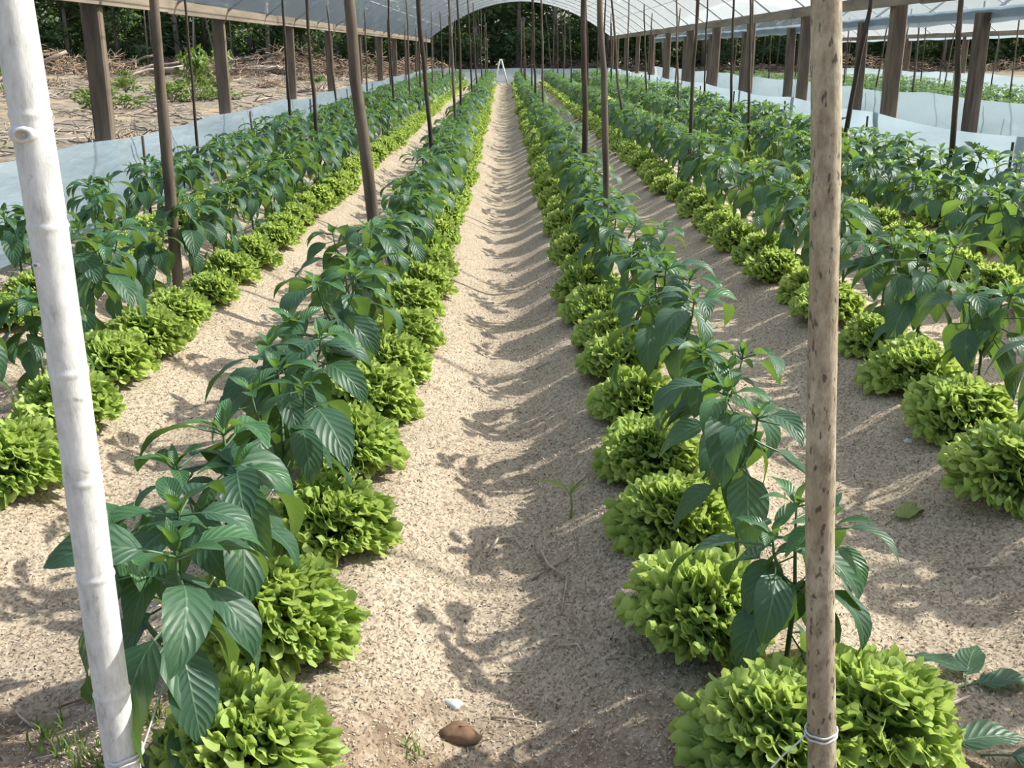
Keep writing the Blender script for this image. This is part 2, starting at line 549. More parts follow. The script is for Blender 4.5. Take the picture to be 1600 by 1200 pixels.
def house(xl, xr, ysL, ysR, zeL, zeR, y0, y1, hwL, hwR, which):
    first = which == 'main'
    nm = 'near greenhouse' if first else 'neighbouring greenhouse'
    gp = nm
    # posts
    for side, ys, fx, ze in (('L', ysL, xl, zeL), ('R', ysR, xr, zeR)):
        for i, y in enumerate(ys):
            w = random.uniform(.135, .16)
            sgn = -1 if side == 'L' else 1
            x = fx(y) + sgn * (w / 2 + .02)
            mb = MB()
            h = ze + .02
            for k in range(4):      # chamfered, slightly crooked balk in four lifts
                pass
            lifts = 5
            vv, ff = [], []
            c = .014
            prof = [(-w / 2 + c, -w / 2), (w / 2 - c, -w / 2), (w / 2, -w / 2 + c), (w / 2, w / 2 - c), (w / 2 - c, w / 2), (-w / 2 + c, w / 2), (-w / 2, w / 2 - c), (-w / 2, -w / 2 + c)]
            for k in range(lifts + 1):
                z = -.25 + (h + .25) * k / lifts
                dx, dy = random.uniform(-.006, .006), random.uniform(-.006, .006)
                vv += [(a + dx, b + dy, z) for a, b in prof]
            for k in range(lifts):
                for j in range(8):
                    a, b = k * 8 + j, k * 8 + (j + 1) % 8
                    ff.append((a, b, b + 8, a + 8))
            ff.append(tuple(range(7, -1, -1)))
            ff.append(tuple(range(lifts * 8, lifts * 8 + 8)))
            mb.add(vv, ff)
            o = link('timber_post', mb.mesh('timber_post', [M_TIMBER], False), None, (x, y, z_at(x, y) * 0), (0, random.uniform(-.012, .012), random.uniform(.10, .28) if side == 'L' else random.uniform(-.12, .12)))
            if first:
                lab = '%s square timber roof post along the clearing, counted from the greenhouse entrance' % ORD[i] if side == 'L' else '%s square timber post on the neighbouring side, counted from the greenhouse entrance' % ORD[i]
                grp = 'roof posts along the clearing' if side == 'L' else 'roof posts between the two greenhouses'
            else:
                lab = 'square timber post of the neighbouring greenhouse beside its low plastic wall'
                grp = 'roof posts of the neighbouring greenhouse'
            tag(o, lab, 'post', grp)
    # eave rails
    for side, fx, ze in (('L', xl, zeL), ('R', xr, zeR)):
        sgn = -1 if side == 'L' else 1
        r = tag(bpy.data.objects.new('eave_rail', None), ('pale timber rail along the roof edge on the clearing side' if side == 'L' else 'dark timber rail along the roof edge facing the neighbouring greenhouse') if first else
                ('timber rail along the roof edge of the neighbouring greenhouse, on its nearer side' if side == 'L' else 'timber rail along the far roof edge of the neighbouring greenhouse'), 'rail')
        r.location = (fx(y0), y0, ze)
        COL.objects.link(r)
        ys = np.linspace(y0, y1, 10)
        for k in range(9):
            a, b = ys[k], ys[k + 1]
            mb = MB()
            xm, ym = (fx(a) + fx(b)) / 2, (a + b) / 2
            ang = math.atan2(fx(b) - fx(a), b - a)
            mb.box((xm - fx(y0) + sgn * (-.025), ym - y0, .02 + random.uniform(-.008, .008)), (.045, b - a + .12, .13), -ang)
            link('plank', mb.mesh('rail_plank', [M_RAIL], False), r)
    # roof: film over hoops and purlin wires
    NY, NT = 60, 28
    vv, ff = [], []
    ys = np.linspace(y0, y1, NY)
    for y in ys:
        a, b = xl(y) - .03, xr(y) + .03
        sag = .035 * abs(math.sin(PI * (y - y0) / 3.5))
        for k in range(NT + 1):
            t = -1 + 2 * k / NT
            ze = zeL + (zeR - zeL) * (t + 1) / 2
            x = (a + b) / 2 + (b - a) / 2 * t
            vv.append((x, y, roof_z(t, ze) + .09 - sag * (1 - t * t) + .012 * math.sin(y * 2.1 + 5 * t)))
        # skirt folded over the rail
    for j in range(NY - 1):
        for k in range(NT):
            a = j * (NT + 1) + k
            ff.append((a, a + 1, a + NT + 2, a + NT + 1))
    roof = bpy.data.objects.new('roof_arch', None)
    COL.objects.link(roof)
    tag(roof, 'arched milky plastic roof over the pepper rows' if first else 'arched milky plastic roof of the neighbouring greenhouse', 'roof', None, 'structure')
    link('roof_film', make_mesh('roof_film', vv, ff, [M_ROOF]), roof)
    # skirts: the film hangs a hand's breadth below the rail
    for side, fx, ze in (() if first else (('L', xl, zeL), ('R', xr, zeR))):
        sgn = -1 if side == 'L' else 1
        vv, ff = [], []
        yy = np.linspace(y0, y1, 120)
        for y in yy:
            for q, (dx, dz) in enumerate(((.03, .09), (.045, .02), (.05, -.05), (.052, -.10))):
                vv.append((fx(y) + sgn * (dx + .012 * math.sin(y * 5.3 + q)), y, ze + dz + (.012 * math.sin(y * 3.1) if q == 3 else 0)))
        for j in range(len(yy) - 1):
            for k in range(3):
                a = j * 4 + k
                ff.append((a, a + 1, a + 5, a + 4))
        link('film_skirt', make_mesh('film_skirt', vv, ff, [M_WALL]), roof)
    hoops = sorted(ysL[::1])
    for y in hoops:
        pts = []
        for k in range(25):
            t = -1 + 2 * k / 24
            ze = zeL + (zeR - zeL) * (t + 1) / 2
            a, b = xl(y), xr(y)
            pts.append(((a + b) / 2 + (b - a) / 2 * t, y, roof_z(t, ze) + .05 - .02))
        v, f = tube(pts, .019, 6)
        link('hoop', make_mesh('hoop', v, f, [M_HOOP]), roof)
        # mid hoops
    for (ya, yb) in zip(hoops[:-1], hoops[1:]):
        y = (ya + yb) / 2
        pts = []
        for k in range(25):
            t = -1 + 2 * k / 24
            ze = zeL + (zeR - zeL) * (t + 1) / 2
            a, b = xl(y), xr(y)
            pts.append(((a + b) / 2 + (b - a) / 2 * t, y, roof_z(t, ze) + .05 - .02))
        v, f = tube(pts, .015, 6)
        link('hoop', make_mesh('hoop', v, f, [M_HOOP]), roof)
    for t in (-.82, -.6, -.35, 0, .35, .6, .82):
        pts = []
        for y in np.linspace(y0, y1, 14):
            a, b = xl(y), xr(y)
            ze = zeL + (zeR - zeL) * (t + 1) / 2
            pts.append(((a + b) / 2 + (b - a) / 2 * t, y, roof_z(t, ze) + .045))
        v, f = tube(pts, .006, 5)
        link('purlin_wire', make_mesh('purlin_wire', v, f, [M_HOOP]), roof)

    # low plastic walls
    def wall(name, pts, hw, label, stakes):
        """pts: list of (x, y) along the wall; film with slack folds fastened to short stakes"""
        w = bpy.data.objects.new(name, None)
        COL.objects.link(w)
        tag(w, label, 'plastic wall', None, 'structure')
        NZ = 9
        vv, ff = [], []
        L_ = 0
        prev = None
        for (x, y, nx_, ny_) in pts:
            if prev:
                L_ += math.hypot(x - prev[0], y - prev[1])
            prev = (x, y)
            ph = L_ / 3.6
            droop = .035 * math.sin(PI * (ph % 1.0)) + .015 * math.sin(ph * 2.7 + 1)
            for k in range(NZ):
                q = k / (NZ - 1)
                z = -.05 + (hw - droop + .05) * q
                # diagonal drag folds radiating from the fixings
                fold = .012 * math.sin(2 * PI * (2.6 * q + .55 * L_) + 1.5 * math.sin(L_ * .9)) * (0.2 + .8 * math.sin(PI * q)) + .012 * math.sin(L_ * 1.3 + 5 * q)
                bulge = .05 * math.sin(PI * q) * math.sin(PI * (ph % 1))
                vv.append((x + nx_ * (fold + bulge), y + ny_ * (fold + bulge), z))
        for j in range(len(pts) - 1):
            for k in range(NZ - 1):
                a = j * NZ + k
                ff.append((a, a + 1, a + NZ + 1, a + NZ))
        link('film_sheet', make_mesh('film_sheet', vv, ff, [M_WALL]), w)
        for (x, y, nx_, ny_) in stakes:
            h = hw - random.uniform(.02, .05)
            v, f = tube([(x + nx_ * .10, y + ny_ * .1, -.2), (x + nx_ * .10 + random.uniform(-.01, .01), y + ny_ * .1, h * .5), (x + nx_ * .10, y + ny_ * .1, h)], [.014, .013, .012], 6)
            link('short_stake', make_mesh('short_stake', v, f, [M_STAKE]), w)

    yy = np.linspace(y0 + .1, y1, 300)
    wall('wall_left' if first else 'wall_neighbour_near', [(xl(y) + .06, y, 1, 0) for y in yy], hwL,
         'low slack plastic sheet closing the foot of the clearing side' if first else 'low plastic sheet along the nearer foot of the neighbouring greenhouse',
         [(xl(y) + .08, y + .12, 1, 0) for y in ysL])
    wall('wall_right' if first else 'wall_neighbour_far', [(xr(y) - .06, y, -1, 0) for y in yy], hwR,
         'low white plastic sheet along the foot of the side facing the neighbouring greenhouse' if first else 'low plastic sheet along the far foot of the neighbouring greenhouse',
         [(xr(y) - .08, y - .12, -1, 0) for y in ysR])
    if first:
        xs = np.linspace(xl(y1) + .06, xr(y1) - .06, 60)
        wall('wall_far', [(x, y1, 0, -1) for x in xs], hwL, 'low plastic sheet closing the far end of the pepper rows',
             [(x, y1 - .03, 0, -1) for x in np.linspace(xl(y1) + .6, xr(y1) - .6, 5)])


house(wx_left, wx_right, POST_Y, POST_YR, 1.70, 1.80, .9, 45.3, .62, .66, 'main')
house(lambda y: 6.05 + .006 * y, lambda y: 13.45 + .006 * y, [4.4, 9.0, 13.6, 18.2, 22.8, 27.4, 32.0, 36.6, 41.2, 44.9],
      [4.4, 9.0, 13.6, 18.2, 22.8, 27.4, 32.0, 36.6, 41.2, 44.9], 1.74, 1.74, 1.0, 45.3, .72, .7, 'next')


# ------------------------------------------------------------------ pepper plants
def pepper_leaf(Ln, W, th0, droop, fold, pet, nx_=4, ny_=8, wave=.0, seed=0):
    """blade along +X from a short petiole, curving down; returns verts, faces, uv"""
    rs = random.Random(seed)
    v, f, uv = [], [], []
    # petiole path
    x = z = 0.0
    th = th0 + .25
    for _ in range(3):
        x += math.cos(th) * pet / 3
        z += math.sin(th) * pet / 3
        th -= .12
    px, pz = x, z
    th = th0
    tw = rs.uniform(-.25, .25)
    curl = rs.uniform(-.12, .12)
    for j in range(ny_ + 1):
        t = j / ny_
        w = W / 2 * (math.sin(PI * min(1, t ** .72)) ** .8) * (1 - .18 * t) if 0 < t < 1 else 0.0
        if t == 0:
            w = .0025
        if t == 1:
            w = .0008
        tilt = tw * t
        yb = curl * Ln * t * t
        for i in range(-nx_ // 2, nx_ // 2 + 1):
            s = i / (nx_ / 2)
            lift = fold * abs(s) ** 1.2 * w - .10 * w * (abs(s) ** 3)
            rip = wave * w * math.sin(9 * t + 2.2 * s) * abs(s)
            yy = s * w
            zz = lift + rip + tilt * yy
            nxv, nzv = -math.sin(th), math.cos(th)
            v.append((x + nxv * zz, yb + yy, z + nzv * zz))
            uv.append((.5 + s * .5, t))
        x += math.cos(th) * Ln / ny_
        z += math.sin(th) * Ln / ny_
        th -= droop / ny_
    c = nx_ // 2 * 2 + 1
    for j in range(ny_):
        for i in range(c - 1):
            a = j * c + i
            f.append((a, a + 1, a + c + 1, a + c))
    # petiole as a thin three-sided stalk
    b = len(v)
    r = .0022
    for (qx, qz) in ((0, 0), (px * .5, pz * .55), (px, pz)):
        v += [(qx, -r, qz - r), (qx, r, qz - r), (qx, 0, qz + r)]
        uv += [(.5, .02)] * 3
    for k in range(2):
        for q in range(3):
            a, d = b + k * 3 + q, b + k * 3 + (q + 1) % 3
            f.append((a, d, d + 3, a + 3))
    return v, f, uv


LEAF_SPEC = [   # length, width, start angle, droop, fold, petiole
    (.190, .104, -.35, 1.05, .26, .070),
    (.175, .098, -.60, .90, .22, .065),
    (.200, .104, .00, 1.60, .30, .065),
    (.165, .096, -.85, .60, .18, .065),
    (.150, .078, .10, 1.45, .34, .050),
    (.125, .062, .20, 1.35, .38, .038),
    (.085, .040, .55, .80, .42, .022),
    (.055, .025, .95, .45, .48, .010),
]
LEAF_RAW = [pepper_leaf(*s, nx_=4, ny_=8, wave=.10, seed=i) for i, s in enumerate(LEAF_SPEC)]
LEAF_LOW = [pepper_leaf(*s, nx_=2, ny_=4, wave=0, seed=i) for i, s in enumerate(LEAF_SPEC)]
LEAF_ME = [make_mesh('pepper_leaf', v, f, [M_LEAF if i < 5 else M_CROWN], uv) for i, (v, f, uv) in enumerate(LEAF_RAW)]


def plant_template(seed, h=.48):
    rs = random.Random(seed)
    stems = []
    leaves = []          # (leaf kind, matrix)
    fork = h * rs.uniform(.46, .58)
    lean = (rs.uniform(-.02, .02), rs.uniform(-.02, .02))
    main = [(0, 0, -.06), (lean[0] * .5, lean[1] * .5, fork * .5), (lean[0], lean[1], fork)]
    stems.append((main, [.0075, .0065, .0055]))
    nb = rs.choice([2, 3, 3])
    a0 = rs.uniform(0, 2 * PI)

    def put(kind, p, az, sc=1.0, pitch=0.0, roll=0.0):
        M = Matrix.Translation(Vector(p)) @ Matrix.Rotation(az, 4, 'Z') @ Matrix.Rotation(pitch, 4, 'Y') @ Matrix.Rotation(roll, 4, 'X') @ Matrix.Scale(sc, 4)
        leaves.append((kind, M))
    # leaves on the main stem
    az = rs.uniform(0, 2 * PI)
    for k in range(rs.choice([3, 4])):
        z = fork * rs.uniform(.50, 1.0)
        put(rs.choice([1, 3, 3, 0]), (lean[0] * z / fork, lean[1] * z / fork, z), az, rs.uniform(.75, 1.0), rs.uniform(-.1, .3), rs.uniform(-.3, .3))
        az += 2.4 + rs.uniform(-.3, .3)
    for b in range(nb):
        ba = a0 + 2 * PI * b / nb + rs.uniform(-.35, .35)
        out = rs.uniform(.055, .095)
        top = h - .05 + rs.uniform(-.05, .03)
        pts = []
        for k in range(5):
            t = k / 4
            r = out * math.sin(t * PI / 2)
            pts.append((lean[0] + r * math.cos(ba), lean[1] + r * math.sin(ba), fork + (top - fork) * t))
        stems.append((pts, [.0050, .0045, .004, .0034, .0026]))
        az = ba + rs.uniform(-.5, .5)
        # big hanging leaves below the tip
        for k in range(rs.choice([6, 7, 7])):
            t = .30 + .68 * k / 6
            i = min(3, int(t * 4))
            q = t * 4 - i
            p = [pts[i][c] * (1 - q) + pts[min(4, i + 1)][c] * q for c in range(3)]
            kind = rs.choice([0, 1, 2, 2, 0, 3]) if k < 4 else rs.choice([2, 4, 4, 0, 5])
            put(kind, p, az, rs.uniform(.82, 1.12), rs.uniform(-.1, .5), rs.uniform(-.35, .35))
            az += 2.4 + rs.uniform(-.4, .4)
        # crown of young leaves
        for k in range(rs.choice([4, 5])):
            put(rs.choice([5, 6, 6, 4]), pts[4], az, rs.uniform(.8, 1.15), rs.uniform(-.2, .15), rs.uniform(-.3, .3))
            az += 2.4 + rs.uniform(-.3, .3)
        for k in range(3):
            put(7, pts[4], az, rs.uniform(.8, 1.2), rs.uniform(-.3, .1), 0)
            az += 2.1
    return stems, leaves


TEMPL = [plant_template(100 + i, .49 + .02 * (i % 3)) for i in range(6)]
STEM_ME = []
LOW_ME = []
for i, (stems, leaves) in enumerate(TEMPL):
    mb = MB()
    for pts, rr in stems:
        mb.tube(pts, rr, 7)
    STEM_ME.append(mb.mesh('pepper_stem', [M_STEM]))
    mb = MB()
    for pts, rr in stems:
        mb.tube(pts, rr, 5, mi=0)
    for kind, M in leaves:
        v, f, uv = LEAF_LOW[kind]
        mb.add(v, f, uv, 1 if kind < 5 else 2, M)
    LOW_ME.append(mb.mesh('pepper_plant', [M_STEM, M_LEAF, M_CROWN], True, True))

STAKES = {   # y, lean (dx per metre of height), radius
    'a': [(5.5, -.066, .036), (9.8, -.054, .024), (14.4, -.031, .022), (16.0, -.011, .022), (21.9, -.03, .02), (26.8, -.04, .02), (31, 0, .02), (36, .01, .02), (41, 0, .02)],
    'b': [(5.8, .024, .036), (10.7, -.02, .022), (13.7, -.028, .022), (18.0, -.003, .022), (21.3, -.01, .02), (24.2, -.02, .02), (28, .01, .02), (33, -.02, .02), (37, 0, .02), (41.5, .01, .02)],
    'c': [(9.4, .02, .016), (13.7, -.003, .022), (17.6, -.044, .02), (21.5, .01, .02), (26, -.01, .02), (30.1, .009, .02), (34, 0, .02), (38, .02, .02)],
    'd': [(6.3, -.059, .023), (8.9, -.03, .030), (16.7, -.039, .020), (20.3, -.046, .024), (25, .0, .02), (30.4, -.05, .02), (34, 0, .02), (37.5, -.02, .02), (41, .02, .02)],
    'e': [(10.3, .001, .022), (15.7, -.13, .022), (19.3, -.01, .02), (23.1, -.039, .02), (28.5, -.056, .022), (32.5, 0, .02), (36, -.02, .02), (40, .01, .02)],
    'f': [(12.7, -.065, .018), (13.8, -.033, .020), (17.8, -.072, .02), (21.8, -.077, .02), (25.5, -.02, .02), (29.6, -.024, .02), (34, 0, .02), (39, .0, .02)],
    'g': [(8.5, -.07, .030), (11.5, .10, .034), (15.8, -.04, .02), (19.5, -.02, .02), (23, .02, .02), (27, .0, .02), (32, .0, .02), (36.7, -.02, .02), (41, .0, .02)],
}
ROW_WORD = {
    'a': "the white post's row",
    'b': 'the second row on the white post side',
    'c': 'the row by the clearing wall',
    'd': "the mottled pole's row",
    'e': 'the second row on the mottled pole side',
    'f': 'the third row on the mottled pole side',
    'g': 'the row by the neighbouring greenhouse',
}
NUM = ['one', 'two', 'three', 'four', 'five', 'six', 'seven', 'eight', 'nine', 'ten']


def spot(r, y, ys_row):
    """place of the plant at y in its row, counted from the stake it follows (or, before the first stake, back from it)"""
    ys = [q[0] for q in STAKES[r]]
    i = sum(1 for q in ys if q < y)
    if i == 0:
        n_ = sum(1 for q in ys_row if y <= q < ys[0])
        return '%s before stake one of %s' % (ORD[min(n_, 20) - 1], ROW_WORD[r])
    n_ = sum(1 for q in ys_row if ys[i - 1] < q <= y)
    return '%s past stake %s of %s' % (ORD[min(n_, 20) - 1], NUM[i - 1], ROW_WORD[r])


ROW_SHORT = {'a': 'row of the white post', 'b': 'second row on the white post side', 'c': 'row by the clearing wall', 'd': 'row of the mottled pole',
             'e': 'second row beyond the mottled pole', 'f': 'third row beyond the mottled pole', 'g': 'row by the neighbouring greenhouse'}


def in_view(x, y, pad=.5):
    pad = 1.25 if x > 0 else pad      # plants just out of frame on the sunny side still throw shade into it
    return abs(x + .0077 * y) < (y * .951 + .25) * .5 + pad and y > 1.2


NEAR_PLANTS = {
    'a': [(-.60, 1.63, 0, 1.06, 2.9), (-.585, 2.08, 1, 1.02, .4), (-.575, 2.58, 2, 1.0, 3.9), (-.64, 3.10, 3, 1.02, 5.1), (-.62, 3.62, 4, 1.06, 1.0)],
    'd': [(.60, 1.90, 2, .88, 1.2), (.615, 2.42, 4, .98, 2.9), (.60, 2.90, 0, .98, 4.4), (.62, 3.42, 5, .98, .6), (.60, 3.94, 1, 1.02, 3.3)],
}
SPECIAL = {
    ('a', 0): 'pepper plant with broad hanging leaves half hidden by the white post',
    ('a', 1): 'tall pepper plant with drooping leaves next along from the white post',
    ('d', 0): 'pepper plant partly hidden behind the mottled brown pole',
    ('d', 1): 'branching pepper plant next along from the mottled brown pole',
}
plants = []
for r, R in ROWS.items():
    k = 0
    if r in NEAR_PLANTS:
        for q in NEAR_PLANTS[r]:
            plants.append((r, k) + q)
            k += 1
        y = NEAR_PLANTS[r][-1][1] + .52
    else:
        y = R['start'] + random.uniform(0, .3)
    while y < ROW_END:
        x = R['px'] + random.gauss(0, .035)
        sc = random.uniform(.90, 1.10) * {'g': 1.12, 'e': 1.06}.get(r, 1.0)
        if in_view(x, y):
            plants.append((r, k, x, y + random.uniform(-.05, .05), random.randrange(6), sc, random.uniform(0, 2 * PI)))
            k += 1
        y += .52
plants.sort(key=lambda p: p[3])
far_list = []
for i, (r, k, x, y, t, sc, rz) in enumerate(plants):
    z = z_at(x, y)
    if i >= 300:
        far_list.append((x, y, z, t, sc, rz))
        continue
    lab = SPECIAL.get((r, k)) or ('pepper plant, ' + spot(r, y, [q[3] for q in plants if q[0] == r]))
    if r in 'ad' and 2 <= k < 9:
        lab = 'drooping pepper plant, %s along the row from the %s' % (ORD[k], 'white post' if r == 'a' else 'mottled brown pole')
    tilt = (random.gauss(0, .05), random.gauss(0, .05), rz)
    if y < 8.6:
        e = bpy.data.objects.new('pepper_plant', None)
        e.location = (x, y, z)
        e.rotation_euler = tilt
        e.scale = (sc, sc, sc)
        COL.objects.link(e)
        tag(e, lab, 'pepper plant', 'peppers, ' + ROW_SHORT[r])
        link('stem', STEM_ME[t], e)
        for kind, M in TEMPL[t][1]:
            j = Euler((random.gauss(0, .10), random.gauss(0, .10), random.gauss(0, .12))).to_matrix().to_4x4()
            link('leaf', LEAF_ME[kind], e, matrix=M @ j)
    else:
        o = link('pepper_plant', LOW_ME[t], None, (x, y, z), tilt, sc)
        tag(o, lab, 'pepper plant', 'peppers, ' + ROW_SHORT[r])

# remaining plants, and those of the neighbouring house
def mass(name, items, protos, mats, label, cat):
    """items: (x,y,z,proto,scale,rz); joined into one mesh"""
    Vs, Fs, MI = [], [], []
    b = 0
    cache = {}
    for (x, y, z, t, sc, rz) in items:
        if t not in cache:
            me = protos[t]
            co = np.zeros(len(me.vertices) * 3)
            me.vertices.foreach_get('co', co)
            cache[t] = (co.reshape(-1, 3), [tuple(p.vertices) for p in me.polygons], [p.material_index for p in me.polygons])
        co, fs, mi = cache[t]
        c, s = math.cos(rz), math.sin(rz)
        p = co * sc
        Vs.append(np.stack([c * p[:, 0] - s * p[:, 1] + x, s * p[:, 0] + c * p[:, 1] + y, p[:, 2] + z], -1))
        Fs.extend(tuple(a + b for a in f) for f in fs)
        MI.extend(mi)
        b += len(co)
    me = make_mesh(name, np.concatenate(Vs), Fs, mats, None, True, MI)
    return tag(link(name, me), label, cat, None, 'stuff')


TINY = []
for i in range(3):
    stems, leaves = TEMPL[i]
    mb = MB()
    mb.tube(stems[0][0], stems[0][1], 3)
    for q, (kind, M) in enumerate(leaves):
        if kind == 7:
            continue
        v, f, uv = pepper_leaf(*LEAF_SPEC[kind], nx_=2, ny_=2, seed=kind)
        mb.add(v[:9], f[:4], uv[:9], 1 if kind < 5 else 2, M @ Matrix.Scale(1.15, 4))
    TINY.append(mb.mesh('pepper_tiny', [M_STEM, M_LEAF, M_CROWN]))
mass('far_peppers', [(x, y, z, t % 3, sc, rz) for (x, y, z, t, sc, rz) in far_list], TINY, [M_STEM, M_LEAF, M_CROWN], 'green blur of pepper plants where the rows run out', 'pepper plants')
nb_list = []
for bx in BEDS2:
    y = 9.0
    while y < 44:
        nb_list.append((bx + random.gauss(0, .05), y, 0.0, random.randrange(3), random.uniform(.9, 1.15), random.uniform(0, 6)))
        y += .55
mass('neighbour_peppers', nb_list, TINY, [M_STEM, M_LEAF, M_CROWN], 'pepper rows growing inside the neighbouring greenhouse', 'pepper plants')


# ------------------------------------------------------------------ lettuces
def lettuce_leaf(Ln, W, th0, droop, nu, nv, amp, seed):
    rs = random.Random(seed)
    ph = [rs.uniform(0, 6.28) for _ in range(6)]
    v, f = [], []
    xs, zs, ths = [0.0], [0.0], [th0]
    for j in range(nv):
        th = th0 - droop * (j + .5) / nv
        xs.append(xs[-1] + math.cos(th) * Ln / nv)
        zs.append(zs[-1] + math.sin(th) * Ln / nv)
        ths.append(th0 - droop * (j + 1) / nv)
    for j in range(nv + 1):
        t = j / nv
        for i in range(nu + 1):
            s = -1 + 2 * i / nu
            # fan outline: long in the middle, rounded shoulders
            tt = t * (1 - .30 * s * s)
            q = tt * nv
            a = min(nv - 1, int(q))
            g = q - a
            x = xs[a] * (1 - g) + xs[a + 1] * g
            z = zs[a] * (1 - g) + zs[a + 1] * g
            th = ths[a] * (1 - g) + ths[a + 1] * g
            w = W / 2 * (.14 + .86 * t ** .8)
            e = max(t ** 2.0, abs(s) ** 3 * t)           # how near the frilled rim
            u = s * 1.0 + .15 * t
            frill = amp * e * (1.0 * math.sin(9.5 * u + ph[0]) + .70 * math.sin(29 * u + 4 * t + ph[1]) + .42 * math.sin(57 * u + ph[2]))
            side = amp * e * (.65 * math.cos(29 * u + 4 * t + ph[1] + .6) + .38 * math.cos(57 * u + ph[2] + .5))
            crin = .009 * t * math.sin(23 * s + 3 * t + ph[5]) * math.sin(26 * t + 4 * s + ph[0])
            cup = .22 * w * s * s
            h = frill + crin + cup
            along = amp * e * (.7 * math.sin(14 * u + ph[4]) + .5 * math.sin(57 * u + ph[5]))
            v.append((x - math.sin(th) * h + math.cos(th) * along, s * w + side, z + math.cos(th) * h + math.sin(th) * along))
    c = nu + 1
    for j in range(nv):
        for i in range(nu):
            a = j * c + i
            f.append((a, a + 1, a + c + 1, a + c))
    return v, f


LSPEC = [   # length, width, start angle, droop, frill
    (.190, .200, .50, .65, .017),
    (.185, .200, .75, .70, .018),
    (.185, .185, .98, .75, .018),
    (.175, .175, 1.18, .65, .018),
    (.165, .155, 1.36, .45, .017),
    (.145, .125, 1.50, .25, .015),
]
LL_ME = []
for i, s in enumerate(LSPEC):
    LL_ME.append([make_mesh('lettuce_leaf', *lettuce_leaf(s[0], s[1], s[2], s[3], 100, 14, s[4], 50 + i * 7 + q), [M_LET]) for q in range(2)])


def lettuce_template(seed):
    rs = random.Random(seed)
    out = []
    az = rs.uniform(0, 6.28)
    for kind, nleaf in ((0, 8), (1, 8), (2, 7), (3, 6), (4, 5), (5, 4)):
        for k in range(nleaf):
            M = Matrix.Translation((0, 0, .012 + .006 * kind)) @ Matrix.Rotation(az, 4, 'Z') @ Matrix.Rotation(rs.uniform(-.14, .14), 4, 'Y') @ Matrix.Rotation(rs.uniform(-.3, .3), 4, 'X') @ Matrix.Scale(rs.uniform(.88, 1.12), 4)
            M = M @ Matrix.Translation((.01, 0, 0))
            out.append((kind, rs.randrange(2), M))
            az += 2 * PI / nleaf + rs.uniform(-.15, .15)
        az += .5
    return out


LT = [lettuce_template(300 + i) for i in range(5)]
LHEAD = []
for i, T in enumerate(LT):
    mb = MB()
    for kind, q, M in T:
        s = LSPEC[kind]
        v, f = lettuce_leaf(s[0], s[1], s[2], s[3], 56, 6, s[4] * 1.1, 90 + kind * 3 + q)
        mb.add(v, f, None, 0, M)
    LHEAD.append(mb.mesh('lettuce_head', [M_LET]))
LTINY = []
for i in range(3):
    mb = MB()
    for n_, (kind, q, M) in enumerate(LT[i]):
        if n_ % 2:
            continue
        s = LSPEC[kind]
        v, f = lettuce_leaf(s[0] * 1.05, s[1] * 1.2, s[2], s[3], 6, 2, s[4] * 1.3, 190 + kind + q)
        mb.add(v, f, None, 0, M)
    LTINY.append(mb.mesh('lettuce_tiny', [M_LET]))

NEAR_LET = {
    'a': [(-.49, 1.62, .88), (-.54, 2.07, .98), (-.49, 2.56, .95), (-.50, 3.08, .93), (-.50, 3.60, .93), (-.49, 4.10, .92)],
    'd': [(.525, 1.64, .93), (.455, 2.10, .92), (.475, 2.60, .90), (.465, 3.08, .90), (.48, 3.58, .86), (.48, 4.08, .88)],
    'e': [(1.56, 2.92, .95), (1.62, 3.42, 1.0), (1.66, 3.96, 1.0)],
    'b': [(-1.57, 3.02, 1.0), (-1.60, 3.55, 1.0), (-1.63, 4.06, .98), (-1.62, 4.5, .95)],
}
LSPECIAL = {
    ('a', 0): 'frilly bright green lettuce at the row end beside the white post',
    ('a', 1): 'large frilly lettuce second along from the white post by the path',
    ('d', 0): 'frilly lettuce on the path side of the mottled brown pole foot',
    ('d', 1): 'frilly lettuce second along from the mottled brown pole by the path',
}
heads = [('d', 99, .70, 1.68, .94)]
LSPECIAL[('d', 99)] = 'frilly lettuce behind the wire-tied foot of the mottled brown pole'
for r, R in ROWS.items():
    k = 0
    y = R['start'] - .1
    for q in NEAR_LET.get(r, []):
        heads.append((r, k) + q)
        k += 1
        y = q[1] + .5
    while y < ROW_END:
        x = R['lx'] + random.gauss(0, .022)
        if in_view(x, y):
            heads.append((r, k, x, y + random.uniform(-.05, .05), random.uniform(.78, .94)))
            k += 1
        y += .505
heads.sort(key=lambda p: p[3])
far_h = []
for i, (r, k, x, y, sc) in enumerate(heads):
    z = z_at(x, y)
    t = random.randrange(5)
    rz = random.uniform(0, 6.28)
    if i >= 300:
        far_h.append((x, y, z, t % 3, sc, rz))
        continue
    lab = LSPECIAL.get((r, k)) or ('frilly lettuce, ' + spot(r, y, [q[3] for q in heads if q[0] == r and q[1] != 99]))
    if r in 'ad' and 2 <= k < 9:
        lab = 'frilly lettuce, %s along the path edge from the %s' % (ORD[k], 'white post' if r == 'a' else 'mottled brown pole')
    if y < 5.3:
        e = bpy.data.objects.new('lettuce_head', None)
        e.location = (x, y, z)
        e.rotation_euler = (0, 0, rz)
        e.scale = (sc, sc, sc)
        COL.objects.link(e)
        tag(e, lab, 'lettuce', 'lettuces, ' + ROW_SHORT[r])
        for kind, q, M in LT[t]:
            link('leaf', LL_ME[kind][q], e, matrix=M)
    else:
        tag(link('lettuce_head', LHEAD[t], None, (x, y, z), (0, 0, rz), sc), lab, 'lettuce', 'lettuces, ' + ROW_SHORT[r])
mass('far_lettuces', far_h, LTINY, [M_LET], 'yellow-green line of lettuces where the rows run out', 'lettuces')
nb_l = []
